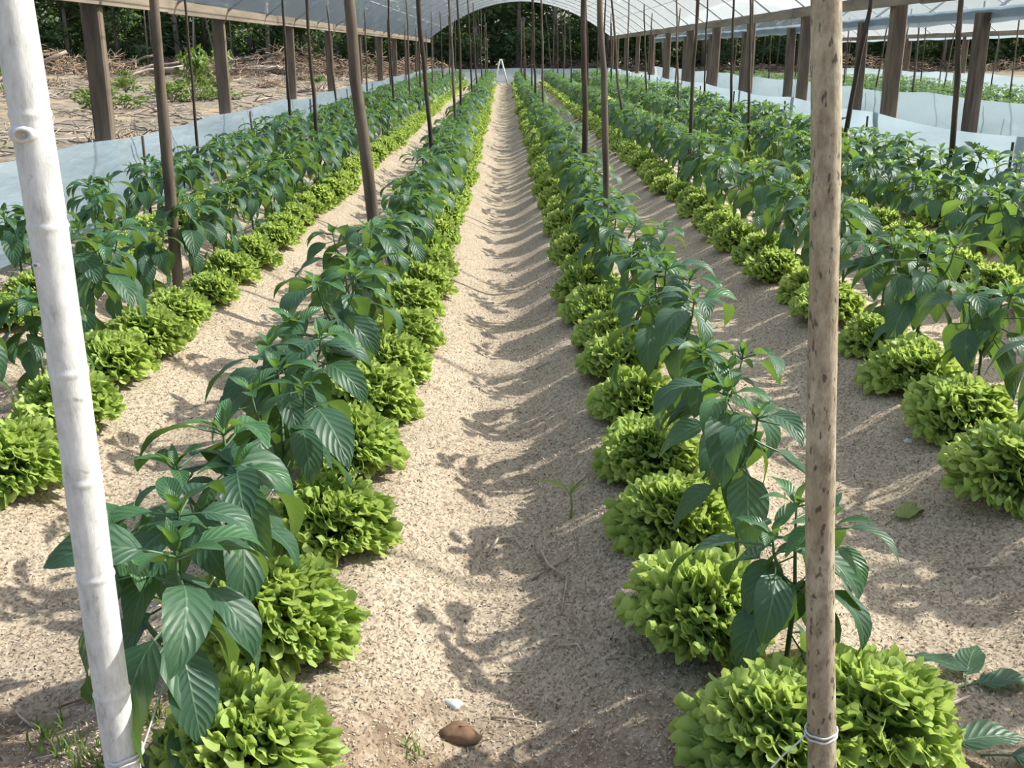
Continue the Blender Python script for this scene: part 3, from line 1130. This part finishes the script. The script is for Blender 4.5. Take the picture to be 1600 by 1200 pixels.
for bx in BEDS2:
    y = 9.0
    while y < 44:
        nb_l.append((bx - .18, y, 0.0, random.randrange(3), 1.0, random.uniform(0, 6)))
        y += .55
mass('neighbour_lettuces', nb_l, LTINY, [M_LET], 'lettuce rows under the peppers inside the neighbouring greenhouse', 'lettuces')


# ------------------------------------------------------------------ stakes standing in the rows
def stake_mesh(seed, crook):
    rs = random.Random(seed)
    pts, rr = [], []
    x = y = 0
    for k in range(10):
        t = k / 9
        pts.append((x, y, -.12 + 1.12 * t))
        rr.append((1.0 - .35 * t) * rs.uniform(.93, 1.07))
        x += rs.uniform(-1, 1) * crook
        y += rs.uniform(-1, 1) * crook
    # end where it leans to: keep the top above the foot
    ex, ey = pts[-1][0], pts[-1][1]
    pts = [(a - ex * i / 9, b - ey * i / 9, c) for i, (a, b, c) in enumerate(pts)]
    return pts, rr


def add_stake(x, y, lean, r, h, label, group, seed, crook=.010, leany=0.0):
    pts, rr = stake_mesh(seed, crook)
    pts = [(a, b, c * h) for a, b, c in pts]
    v, f = tube(pts, [q * r for q in rr], 8 if y < 12 else 6)
    o = link('wooden_stake', make_mesh('wooden_stake', v, f, [M_STAKE]), None, (x, y, z_at(x, y)), (-leany, math.atan(lean), 0))
    return tag(o, label, 'stake', group)


def roof_clear(x, y):
    a, b = wx_left(y), wx_right(y)
    t = (x - (a + b) / 2) / ((b - a) / 2)
    return roof_z(t, 1.70 + .1 * (t + 1) / 2) - .03


sd = 1000
for r, lst in STAKES.items():
    for si, (y, lean, rr) in enumerate(lst):
        x = ROWS[r]['px'] + (-.04 if r in 'abc' else .03)
        if r == 'd' and y == 8.9:
            x = .70
        h = min(random.uniform(2.2, 2.5), roof_clear(x + lean * 2.2, y))
        sd += 1
        lab = 'thin bark-covered stake, %s along %s' % (ORD[si], ROW_WORD[r])
        grp = 'stakes, ' + ROW_SHORT[r]
        if (r, y) == ('a', 5.5):
            lab, grp = 'thick dark stake leaning out of the row of the white post', None
        elif (r, y) == ('b', 5.8):
            lab, grp = 'thick brown stake whose foot stands among lettuces in the second row', None
        elif (r, y) == ('g', 11.5):
            lab, grp = 'dark stake leaning over against the plastic wall by the mottled brown pole', None
        elif (r, y) == ('e', 15.7):
            lab, grp = 'crooked stake leaning towards the path in the second row beyond the mottled pole', None
        add_stake(x, y, lean, rr, h, lab, grp, sd, .022 if (r, y) in (('e', 15.7), ('d', 20.3)) else .013)
# stakes inside the neighbouring house
for bx in BEDS2:
    y = 10.5 + random.uniform(0, 3)
    while y < 43:
        sd += 1
        x = bx + .05
        pts, rr = stake_mesh(sd, .01)
        h = random.uniform(1.95, 2.25) if 7.2 < bx < 12.2 else 1.8
        v, f = tube([(a, b, c * h) for a, b, c in pts], [q * .022 for q in rr], 5)
        tag(link('wooden_stake', make_mesh('wooden_stake', v, f, [M_STAKE]), None, (x, y, 0), (random.gauss(0, .02), random.gauss(0, .035), 0)),
            'thin stake standing in the pepper rows of the neighbouring greenhouse', 'stake', 'stakes in the neighbouring greenhouse')
        y += random.uniform(3.2, 5.5)


# ------------------------------------------------------------------ the white post and the mottled pole
def mat_white_post():
    m, nt, out = new_mat('white_bark')
    tc = N(nt, 'TexCoord')
    mp = N(nt, 'Mapping')
    mp.inputs['Scale'].default_value = (1, 1, .35)
    L(nt, tc.outputs['Object'], mp.inputs['Vector'])
    a = noise(nt, mp.outputs[0], 60, 5, .7)
    b = noise(nt, tc.outputs['Object'], 14, 4)
    c = ramp(nt, a, [(.28, (.40, .39, .36)), (.42, (.60, .60, .57)), (.62, (.74, .74, .71))])
    spots = ramp(nt, noise(nt, tc.outputs['Object'], 38, 2), [(.22, (1, 1, 1)), (.30, (0, 0, 0))])
    c = mixc(nt, math_n(nt, 'MULTIPLY', spots, .7), c, (.20, .17, .14))
    c = mixc(nt, ramp(nt, b, [(.62, (0, 0, 0)), (.75, (.4, .4, .4))]), c, (.46, .40, .32))
    p = N(nt, 'BsdfPrincipled', Roughness=.65)
    L(nt, c, p.inputs['Base Color'])
    L(nt, bump(nt, a, .35, .003), p.inputs['Normal'])
    L(nt, p.outputs[0], out.inputs[0])
    return m


def mat_pole():
    m, nt, out = new_mat('mottled_bark')
    tc = N(nt, 'TexCoord')
    mp = N(nt, 'Mapping')
    mp.inputs['Scale'].default_value = (1, 1, .4)
    L(nt, tc.outputs['Object'], mp.inputs['Vector'])
    a = noise(nt, mp.outputs[0], 55, 6, .75)
    b = noise(nt, mp.outputs[0], 9, 3)
    c = ramp(nt, a, [(.26, (.11, .08, .05)), (.42, (.30, .245, .165)), (.58, (.47, .405, .29)), (.8, (.62, .56, .44))])
    c = mixc(nt, ramp(nt, b, [(.48, (0, 0, 0)), (.66, (.6, .6, .6))]), c, (.28, .20, .12))
    sp = ramp(nt, noise(nt, mp.outputs[0], 95, 2), [(.34, (1, 1, 1)), (.40, (0, 0, 0))])
    c = mixc(nt, math_n(nt, 'MULTIPLY', sp, .8), c, (.05, .035, .025))
    p = N(nt, 'BsdfPrincipled', Roughness=.7)
    L(nt, c, p.inputs['Base Color'])
    L(nt, bump(nt, a, .5, .004), p.inputs['Normal'])
    L(nt, p.outputs[0], out.inputs[0])
    return m


M_WPOST = mat_white_post()
M_POLE = mat_pole()
M_DARK = mat_simple('dark_node', [(.3, (.10, .08, .06)), (.7, (.22, .18, .14))], 30, 3, .85, .3, .003)


def shaft(base, top, r0, r1, nodes, n=20, rings=90, seed=1):
    rs = random.Random(seed)
    base, top = Vector(base), Vector(top)
    pts, rr = [], []
    hgt = top.z - base.z
    for k in range(rings + 1):
        t = k / rings
        p = base.lerp(top, t)
        z = p.z
        r = r0 + (r1 - r0) * t
        for zn in nodes:
            r *= 1 + .07 * math.exp(-((z - zn) / .0035) ** 2) - .02 * math.exp(-((z - zn - .008) / .005) ** 2)
        r *= 1 + .012 * math.sin(z * 9 + seed) + .006 * math.sin(z * 31)
        pts.append((p.x - base.x + .003 * math.sin(z * 5 + seed), p.y - base.y, p.z - base.z))
        rr.append(r)
    return tube(pts, rr, n)


wb = (-.628, 1.42, -.30)
wt = (-.640, 1.42, 2.35)
wp = bpy.data.objects.new('white_post', None)
wp.location = wb
COL.objects.link(wp)
tag(wp, 'smooth whitish wooden post with knots and rings at the row end', 'post')
NODE_Z = [.32, .53, .69, .86, 1.07, 1.22]
v, f = shaft(wb, wt, .0285, .0245, NODE_Z, 24, 700, 3)
link('shaft', make_mesh('white_shaft', v, f, [M_WPOST]), wp)


def ring(parent, name, zc, r, th, mat, tilt=0.0, n=28):
    mb = MB()
    for q in range(2):
        pts = [(r * math.cos(2 * PI * k / n), r * math.sin(2 * PI * k / n), zc + (q - .5) * .009 + tilt * math.cos(2 * PI * k / n) * r + .0012 * math.sin(5 * k)) for k in range(n + 1)]
        mb.tube(pts, th, 6, caps=False)
    return link(name, mb.mesh(name, [mat]), parent)


ring(wp, 'wire_tie', .20 + .30, .0305, .0016, M_WIRE, .15)
# knot: a raised collar with a dark eye
for (zk, ak, sz) in ((1.195, -1.45, 1.0), (1.02, -1.75, .35), (.94, -1.2, .3)):
    r = .0262
    c = Vector((-.011 + r * math.cos(ak), r * math.sin(ak), zk + .30))
    nrm = Vector((math.cos(ak), math.sin(ak), 0))
    tng = Vector((-math.sin(ak), math.cos(ak), 0))
    mb = MB()
    vv, ff = [], []
    for j, (rr_, hh) in enumerate(((.020, -.003), (.014, .004), (.009, .006), (.006, .002), (.001, .0))):
        for k in range(14):
            a = 2 * PI * k / 14
            vv.append(c + tng * (rr_ * sz * math.cos(a)) + Vector((0, 0, 1)) * (rr_ * .7 * sz * math.sin(a)) + nrm * hh * sz)
    for j in range(4):
        for k in range(14):
            a, b = j * 14 + k, j * 14 + (k + 1) % 14
            ff.append((a, b, b + 14, a + 14))
    mb.add(vv, ff)
    mb.mi = [0 if i < 28 else 1 for i in range(len(ff))]
    link('knot', mb.mesh('knot', [M_WPOST, M_TWIG]), wp)

bb = (.577, 1.47, -.25)
bt = (.345, 1.47, 2.35)
bp = bpy.data.objects.new('mottled_pole', None)
bp.location = bb
COL.objects.link(bp)
tag(bp, 'mottled brown wooden pole tied with wire near its foot', 'pole')
v, f = shaft(bb, bt, .0250, .0175, [1.12], 22, 400, 8)
link('shaft', make_mesh('mottled_shaft', v, f, [M_POLE]), bp)
tz = .20
tt_ = (tz + .25) / 2.6
tie = ring(bp, 'wire_tie', tz + .25, .0262, .0018, M_WIRE, .1)
tie.location.x = (bt[0] - bb[0]) * tt_
# loose end of the wire running off down to the path side
pts = [(-.027 + (bt[0] - bb[0]) * tt_, -.006, tz + .25), (-.080, -.012, tz + .238), (-.105, -.016, tz + .215), (-.140, -.02, tz + .17), (-.18, -.03, tz + .11), (-.23, -.05, tz + .03)]
v, f = tube(pts, .0016, 6)
link('wire_end', make_mesh('wire_end', v, f, [M_WIRE]), bp)

# twine running from the white post along the row to the next stake
pts = [(-.60, 1.42, .20)]
for k in range(1, 14):
    y = 1.42 + (5.47 - 1.42) * k / 13
    pts.append((-.60 - .03 * math.sin(k * 1.3) * .4 - .02, y, .20 + .02 * math.sin(k * .9)))
pts[-1] = (-.645, 5.47, .21)
v, f = tube(pts, .0016, 5)
tag(link('twine', make_mesh('twine', v, f, [M_WIRE])), 'pale twine strung along the peppers from the white post', 'twine')

# white trestle at the far end of the path
tr = bpy.data.objects.new('trestle', None)
tr.location = (-.12, 43.6, 0)
COL.objects.link(tr)
tag(tr, 'small white A-frame trestle standing at the far end of the path', 'trestle')
for s in (-1, 1):
    v, f = tube([(s * .29, 0, -.03), (s * .02, 0, 1.0)], .032, 6)
    link('leg', make_mesh('leg', v, f, [M_WHITE]), tr)
v, f = tube([(-.27, 0, .12), (.27, 0, .12)], .026, 6)
link('crossbar', make_mesh('crossbar', v, f, [M_WHITE]), tr)


# ------------------------------------------------------------------ litter on the soil
def fallen(kind, x, y, rz, label, mat=None, sc=1.0, flip=False, dz=.012):
    Ls = LEAF_SPEC[kind]
    v, f, uv = pepper_leaf(Ls[0], Ls[1], .12, .35, .25, Ls[5], 4, 8, .25, 500 + int(rz * 10))
    zmin = min(p[2] for p in v)
    o = link('fallen_leaf', make_mesh('fallen_leaf', v, f, [mat or M_LEAF], uv), None, (x, y, z_at(x, y) - zmin * sc + .002), (random.uniform(-.1, .1), random.uniform(-.06, .06), rz), sc)
    return tag(o, label, 'leaf')


fallen(1, 1.20, 2.93, .5, 'wilted yellow-green leaf lying on the shaded soil beyond the mottled pole', M_YLEAF, .85)
fallen(4, .95, 2.16, -.6, 'small curled green leaf lying near the mottled pole foot', None, .85)
fallen(4, 1.06, 2.02, 1.1, 'fallen green leaf pointing up from a dry stick end', None, .95)
fallen(4, 1.05, 2.03, .1, 'fallen green leaf lying flat beside a dry stick', None, 1.0)
fallen(0, .86, 1.74, .25, 'broad fallen green leaf with pale veins on the bare soil', None, .85)
fallen(1, 1.00, 1.80, -.4, 'broad fallen green leaf at the very edge of the bare soil', None, .9)
fallen(3, -1.02, 2.0, .15, 'brown dead leaf lying behind the white post', M_DRYLEAF, .9)


def clod(name, x, y, s, mat, label, cat, seed):
    rs = random.Random(seed)
    vv, ff = [], []
    n1, n2 = 8, 12
    for j in range(n1 + 1):
        th = PI * j / n1
        for k in range(n2):
            a = 2 * PI * k / n2
            r = 1 + .16 * math.sin(3 * a + seed) * math.sin(th) + .10 * math.sin(5 * th + 2 * a) + rs.uniform(-.05, .05)
            vv.append((s[0] * r * math.sin(th) * math.cos(a), s[1] * r * math.sin(th) * math.sin(a), s[2] * r * math.cos(th)))
    for j in range(n1):
        for k in range(n2):
            a, b = j * n2 + k, j * n2 + (k + 1) % n2
            ff.append((a, a + n2, b + n2, b))
    return tag(link(name, make_mesh(name, vv, ff, [mat]), None, (x, y, z_at(x, y) + s[2] * .45), (0, 0, rs.uniform(-.4, .4))), label, cat)


clod('earth_clod', -.10, 1.88, (.046, .030, .020), M_SOIL, 'flat reddish brown clod on the central path', 'clod', 3)
clod('pebble', -.118, 1.98, (.022, .014, .010), M_WHITE, 'small whitish pebble on the central path', 'pebble', 5)
clod('pebble', 1.45, 3.42, (.018, .014, .009), M_WHITE, 'small whitish pebble on shaded soil by the second-row lettuces', 'pebble', 9)


def twig(pts, r, label, group=None, mat=None):
    P = [(x, y, z_at(x, y) + dz) for x, y, dz in pts]
    b = Vector(P[0])
    v, f = tube([Vector(p) - b for p in P], [r * (1 - .45 * k / (len(P) - 1)) for k in range(len(P))], 6)
    return tag(link('twig', make_mesh('twig', v, f, [mat or M_TWIG]), None, b), label, 'twig', group)


twig([(.105, 2.74, .01), (.125, 2.62, .014), (.17, 2.50, .010), (.145, 2.33, .008)], .0045, 'crooked grey twig lying along the shaded half of the path')
twig([(-.05, 2.74, .006), (-.02, 2.82, .016), (.03, 2.83, .014), (.05, 2.78, .006)], .0045, 'arched pale twig across the path')
twig([(.95, 1.94, .008), (1.00, 1.955, .010), (1.055, 1.985, .012)], .0060, 'pale dry stick with fallen leaves at its end')
for k in range(26):
    y = random.uniform(1.75, 4.6)
    x = random.choice([random.uniform(-.12, .26), random.uniform(-.12, .26), random.uniform(.85, 1.4), random.uniform(-1.35, -.95)])
    a = random.uniform(-.9, .9) + (PI / 2 if random.random() < .3 else 0)
    l = random.uniform(.04, .13)
    bend = random.uniform(-.02, .02)
    twig([(x, y, .004), (x + math.cos(a) * l / 2 + bend, y + math.sin(a) * l / 2, .009), (x + math.cos(a) * l, y + math.sin(a) * l, .004)],
         random.uniform(.0016, .0032), 'thin dry twig lying loose on the husk-covered soil', 'loose twigs on the soil')

# seedling in the path
sd_o = bpy.data.objects.new('seedling', None)
sx, sy = .20, 2.86
sd_o.location = (sx, sy, z_at(sx, sy))
sd_o.scale = (1.35, 1.35, 1.35)
COL.objects.link(sd_o)
tag(sd_o, 'lone pale yellow-green seedling sprouting at the path edge', 'seedling')
v, f = tube([(0, 0, -.02), (.004, 0, .03), (0, 0, .065)], [.003, .0026, .002], 6)
link('stem', make_mesh('seedling_stem', v, f, [M_YLEAF]), sd_o)
for (rz, s_, pi_) in ((2.9, .75, -.35), (.3, .45, -.9), (1.2, .35, -.7)):
    v, f, uv = pepper_leaf(.11, .030, .5, 1.0, .5, .01, 4, 8, 0, int(rz * 10))
    link('leaf', make_mesh('seedling_leaf', v, f, [M_YLEAF], uv), sd_o, None, None, None, Matrix.Translation((0, 0, .06)) @ Matrix.Rotation(rz, 4, 'Z') @ Matrix.Rotation(pi_ * .4, 4, 'Y') @ Matrix.Scale(s_, 4))


def tuft(x, y, nb, hh, spread, label, group, seed):
    rs = random.Random(seed)
    mb = MB()
    for k in range(nb):
        a = rs.uniform(0, 2 * PI)
        r0 = rs.uniform(0, spread)
        bx, by = r0 * math.cos(a), r0 * math.sin(a)
        h = hh * rs.uniform(.5, 1.1)
        d = rs.uniform(0, 2 * PI)
        out = h * rs.uniform(.3, 1.0)
        w = .0028
        vv = []
        for q in range(4):
            t = q / 3
            px, py = bx + math.cos(d) * out * t * t, by + math.sin(d) * out * t * t
            ww = w * (1 - t) + .0003
            vv += [(px - math.sin(d) * ww, py + math.cos(d) * ww, h * math.sin(t * 1.4)), (px + math.sin(d) * ww, py - math.cos(d) * ww, h * math.sin(t * 1.4))]
        mb.add(vv, [(0, 1, 3, 2), (2, 3, 5, 4), (4, 5, 7, 6)])
    return tag(link('grass_tuft', mb.mesh('grass_tuft', [M_GRASS]), None, (x, y, z_at(x, y) - .004)), label, 'grass tuft', group)


for k, (x, y) in enumerate(((-.93, 1.80), (-.84, 1.72), (-1.0, 1.9), (-.78, 1.66), (-.72, 1.80))):
    tuft(x, y, 26, .05, .05, 'sparse grass tuft on the bare soil behind the white post', 'grass behind the white post', 40 + k)
for k, (x, y) in enumerate(((-.16, 1.70), (-.05, 1.74), (-.10, 1.66), (-.2, 1.78))):
    tuft(x, y, 14, .035, .04, 'sparse grass tuft at the near end of the path', 'grass at the path end', 60 + k)


# ------------------------------------------------------------------ the cleared land
def branch_pts(l, rs, bend):
    p = []
    for k in range(6):
        t = k / 5
        p.append((l * (t - .5), bend * l * math.sin(PI * t) * rs.uniform(.6, 1.2), rs.uniform(-.02, .02) * l + .0))
    return p


rs = random.Random(21)
for k in range(70):
    y = rs.uniform(9, 52)
    x = -rs.uniform(5.2, 8 + .55 * y)
    l = rs.uniform(.5, 2.4)
    r = rs.uniform(.012, .045)
    pts = branch_pts(l, rs, rs.uniform(-.12, .12))
    pts = [(a, b, c + r * .6) for a, b, c in pts]
    mb = MB()
    mb.tube(pts, [r * (1 - .09 * q) for q in range(6)], 6)
    for q in range(rs.choice([0, 1, 2])):
        i = rs.randrange(1, 5)
        a = rs.uniform(0, 2 * PI)
        ll = l * rs.uniform(.15, .35)
        mb.tube([pts[i], (pts[i][0] + ll * math.cos(a) * .6, pts[i][1] + ll * math.sin(a) * .6, pts[i][2] + ll * .5)], [r * .5, r * .2], 5)
    o = link('fallen_branch', mb.mesh('fallen_branch', [M_DEAD]), None, (x, y, z_at(x, y)), (rs.uniform(-.05, .05), rs.uniform(-.1, .1), rs.uniform(0, PI)))
    tag(o, 'weathered dead branch lying on the cleared land', 'branch', 'branches strewn over the clearing')
# big logs pushed up in front of the forest
for k in range(14):
    x = rs.uniform(-27, -8)
    y = rs.uniform(44, 53)
    l = rs.uniform(2.5, 6)
    r = rs.uniform(.06, .13)
    pts = [(a, b, c + .05) for a, b, c in branch_pts(l, rs, .04)]
    v, f = tube(pts, [r * (1 - .08 * q) for q in range(6)], 8)
    tag(link('felled_log', make_mesh('felled_log', v, f, [M_DEAD]), None, (x, y, z_at(x, y) + r + .2), (rs.uniform(-.1, .1), rs.uniform(-.35, .05), rs.uniform(-.6, .6))),
        'long pale felled log in the brush line before the forest', 'log', 'logs in the brush line')


def brush(x, y, w, d, h, nst, seed, label, mat, group=None, name='brush_pile', leafy=0):
    rs = random.Random(seed)
    mb = MB()
    for k in range(nst):
        a = rs.uniform(0, 2 * PI)
        r0 = math.sqrt(rs.random())
        px, py = w / 2 * r0 * math.cos(a), d / 2 * r0 * math.sin(a)
        hh = h * (1 - r0 * r0 * .8) * rs.uniform(.2, 1)
        dirv = Vector((rs.gauss(0, 1), rs.gauss(0, 1), rs.gauss(.15, .5))).normalized() * rs.uniform(.25, .8)
        r = rs.uniform(.006, .022)
        p0 = Vector((px, py, hh))
        mb.tube([p0 - dirv * .5, p0 + Vector((rs.gauss(0, .05), rs.gauss(0, .05), 0)), p0 + dirv * .5], [r, r * .8, r * .4], 3, caps=False)
    o = link(name, mb.mesh(name, [mat], False), None, (x, y, z_at(x, y) - .03))
    return tag(o, label, 'brush', group, 'stuff')


for k in range(16):
    brush(-30 + k * 1.75 + rs.uniform(-.6, .6), 50 + rs.uniform(-3, 2.5), 3.6, 2.6, rs.uniform(.7, 1.5), 420, 70 + k, 'brown tangle of cut brush along the forest edge', M_BRUSH, 'brush along the forest edge')
for k in range(9):
    brush(-3 + k * 5 + rs.uniform(-.8, .8), 54 + rs.uniform(-1, 2), 6.0, 2.6, rs.uniform(.5, 1.0), 380, 170 + k, 'brown cut brush beyond the far end of the greenhouses', M_BRUSH, 'brush beyond the greenhouses')
for k in range(26):
    y = rs.uniform(11, 44)
    x = -rs.uniform(5.5, 6 + .52 * y)
    brush(x, y, rs.uniform(.6, 1.6), rs.uniform(.5, 1.2), rs.uniform(.12, .35), 110, 270 + k, 'low heap of grey twigs on the cleared land', M_DEAD if k % 2 else M_BRUSH, 'twig heaps on the clearing', 'twig_heap')


# splinters and sticks too many to count
mb = MB()
for k in range(5200):
    y = 7 + 46 * rs.random() ** 1.2
    x = -rs.uniform(4.2, 7 + .60 * y)
    a = rs.uniform(0, PI)
    l = rs.uniform(.12, .75)
    r = rs.uniform(.005, .016)
    z = z_at(x, y) + .01
    tz_ = rs.gauss(.03, .10) * l
    mb.tube([(x - math.cos(a) * l / 2, y - math.sin(a) * l / 2, z), (x + math.cos(a) * l / 2, y + math.sin(a) * l / 2, z + abs(tz_))], [r, r * .6], 3, caps=False)
tag(link('stick_litter', mb.mesh('stick_litter', [M_DEAD], False)), 'grey sticks and splinters littering the cleared land', 'litter', None, 'stuff')


def leafy_mesh(name, centres, per, size, mat, seed):
    """clumps of leaf blades; centres: (x,y,z,r)"""
    g = np.random.default_rng(seed)
    vs = []
    for (x, y, z, r) in centres:
        d = g.normal(size=(per, 3))
        d /= np.linalg.norm(d, axis=1)[:, None]
        p = np.array([x, y, z]) + d * (r * g.random(per) ** .4)[:, None] * np.array([1, 1, .7])
        u = g.normal(size=(per, 3))
        u[:, 2] = u[:, 2] * .5 - .25
        u /= np.linalg.norm(u, axis=1)[:, None]
        w = np.cross(u, d + g.normal(size=(per, 3)) * .5)
        w /= np.linalg.norm(w, axis=1)[:, None] + 1e-6
        s = size * g.uniform(.6, 1.3, per)[:, None]
        nrm = np.cross(u, w)
        vs.append(np.stack([p - u * s, p + w * s * .42 + nrm * s * .15, p + u * s, p - w * s * .42 + nrm * s * .15], 1))
    V = np.concatenate(vs).reshape(-1, 3)
    return np_mesh(name, V, np.arange(len(V)).reshape(-1, 4), mat, False)


SHRUB_ME = []
for i in range(3):
    rr_ = random.Random(400 + i)
    SHRUB_ME.append(leafy_mesh('shrub_foliage', [(rr_.gauss(0, .25), rr_.gauss(0, .25), rr_.uniform(.1, .55), .25) for _ in range(9)], 45, .07, M_SHRUB, 400 + i))


def shrub(x, y, sc, label, group=None, tall=1.0, t=0):
    e = bpy.data.objects.new('shrub', None)
    e.location = (x, y, z_at(x, y))
    e.scale = (sc, sc, sc * tall)
    e.rotation_euler = (0, 0, rs.uniform(0, 6))
    COL.objects.link(e)
    tag(e, label, 'shrub', group)
    link('foliage', SHRUB_ME[t], e)
    mb = MB()
    for q in range(4):
        a = q * 1.6
        mb.tube([(0, 0, -.05), (.12 * math.cos(a), .12 * math.sin(a), .25), (.25 * math.cos(a), .25 * math.sin(a), .5)], [.02, .014, .006], 5)
    link('stem', mb.mesh('shrub_stem', [M_DEAD]), e)


for k in range(22):
    y = rs.uniform(13, 46)
    shrub(-rs.uniform(6, 6 + .5 * y), y, rs.uniform(.45, 1.0), 'low olive-green regrowth shrub on the cleared land', 'regrowth on the clearing', rs.uniform(.5, .9), k % 3)
shrub(-8.6, 29.5, 1.3, 'bright green bushy sapling standing alone behind the second timber post', None, 1.6, 1)

# pale stump with splayed roots
st = bpy.data.objects.new('tree_stump', None)
st.location = (-15.4, 34, z_at(-15.4, 34))
COL.objects.link(st)
tag(st, 'pale grey tree stump with splayed roots on the clearing', 'stump')
v, f = tube([(0, 0, .15), (.05, 0, .5), (.02, .05, .95)], [.34, .26, .22], 9)
link('trunk', make_mesh('stump_trunk', v, f, [M_DEAD]), st)
for q in range(6):
    a = q * 1.05 + .3
    v, f = tube([(.15 * math.cos(a), .15 * math.sin(a), .42), (.45 * math.cos(a), .45 * math.sin(a), .2), (.8 * math.cos(a), .8 * math.sin(a), -.05)], [.12, .08, .04], 6)
    link('root', make_mesh('stump_root', v, f, [M_DEAD]), st)

# ------------------------------------------------------------------ the forest
TREE = []
for i in range(5):
    rr_ = random.Random(600 + i)
    h = rr_.uniform(8, 11)
    mb = MB()
    bx, by = rr_.uniform(-.5, .5), rr_.uniform(-.5, .5)
    tp = [(0, 0, -.3), (bx * .3, by * .3, h * .3), (bx * .6, by * .6, h * .6), (bx, by, h * .95)]
    mb.tube(tp, [.13, .105, .08, .03], 7)
    cs = []
    for q in range(22):
        t = .08 + .92 * rr_.random() ** .8
        a = rr_.uniform(0, 6.28)
        r = rr_.uniform(.3, 1.9) * (1.1 - .45 * t)
        z = h * t
        c = (bx * t + r * math.cos(a), by * t + r * math.sin(a), z)
        mb.tube([(bx * t, by * t, max(.5, z - .5)), c], [.03, .01], 4, caps=False)
        cs.append((*c, rr_.uniform(.55, 1.0)))
    TREE.append((mb.mesh('tree_trunk', [M_TRUNK]), leafy_mesh('tree_crown', cs, 85, .17, M_TREE, 600 + i)))


def forest_y(x):
    return 53 + .10 * (x + 25) if x < 0 else 55.5 + .05 * x


for k in range(64):
    x = -36 + k * 1.22 + rs.uniform(-.5, .5)
    row = k % 2
    y = forest_y(x) + row * 2.4 + rs.uniform(-.6, .6)
    tk, tcr = TREE[rs.randrange(5)]
    e = bpy.data.objects.new('forest_tree', None)
    e.location = (x, y, z_at(x, y) - .1)
    s = rs.uniform(.8, 1.2)
    e.scale = (s, s, s)
    e.rotation_euler = (0, 0, rs.uniform(0, 6.28))
    COL.objects.link(e)
    side = 'beyond the clearing' if x < -7 else ('seen through the open far end of the near greenhouse' if x < 6.5 else 'behind the neighbouring greenhouse')
    tag(e, 'slender dark green forest tree ' + side, 'tree', 'forest trees ' + side)
    link('trunk', tk, e)
    link('crown', tcr, e)
# pale bare saplings at the forest edge
for k in range(46):
    x = rs.uniform(-32, 38)
    y = forest_y(x) - rs.uniform(.5, 2.2)
    h = rs.uniform(2.5, 6)
    lean = rs.gauss(0, .07)
    v, f = tube([(0, 0, -.2), (lean * h * .5, .05, h * .5), (lean * h * 1.05, 0, h)], [.05, .042, .02], 5)
    tag(link('bare_sapling', make_mesh('bare_sapling', v, f, [M_TRUNK]), None, (x, y, z_at(x, y))), 'thin pale bare trunk standing at the edge of the forest', 'trunk', 'bare trunks at the forest edge')
# understorey and the deeper forest
cs = []
for k in range(380):
    x = rs.uniform(-40, 45)
    y = forest_y(x) + rs.uniform(.2, 7)
    cs.append((x, y, z_at(x, y) + rs.uniform(.1, 2.2), rs.uniform(.7, 1.3)))
tag(link('forest_undergrowth', leafy_mesh('forest_undergrowth', cs, 70, .20, M_TREE, 77)), 'dark leafy undergrowth filling the forest edge', 'undergrowth', None, 'stuff')
cs = []
for k in range(950):
    x = rs.uniform(-60, 65)
    y = forest_y(x) + rs.uniform(6, 16)
    cs.append((x, y, .4 + 11 * rs.random() ** 1.5, rs.uniform(1.3, 2.3)))
tag(link('deep_forest', leafy_mesh('deep_forest', cs, 75, .36, M_TREE, 78)), 'solid dark wall of trees deeper in the forest', 'forest', None, 'stuff')
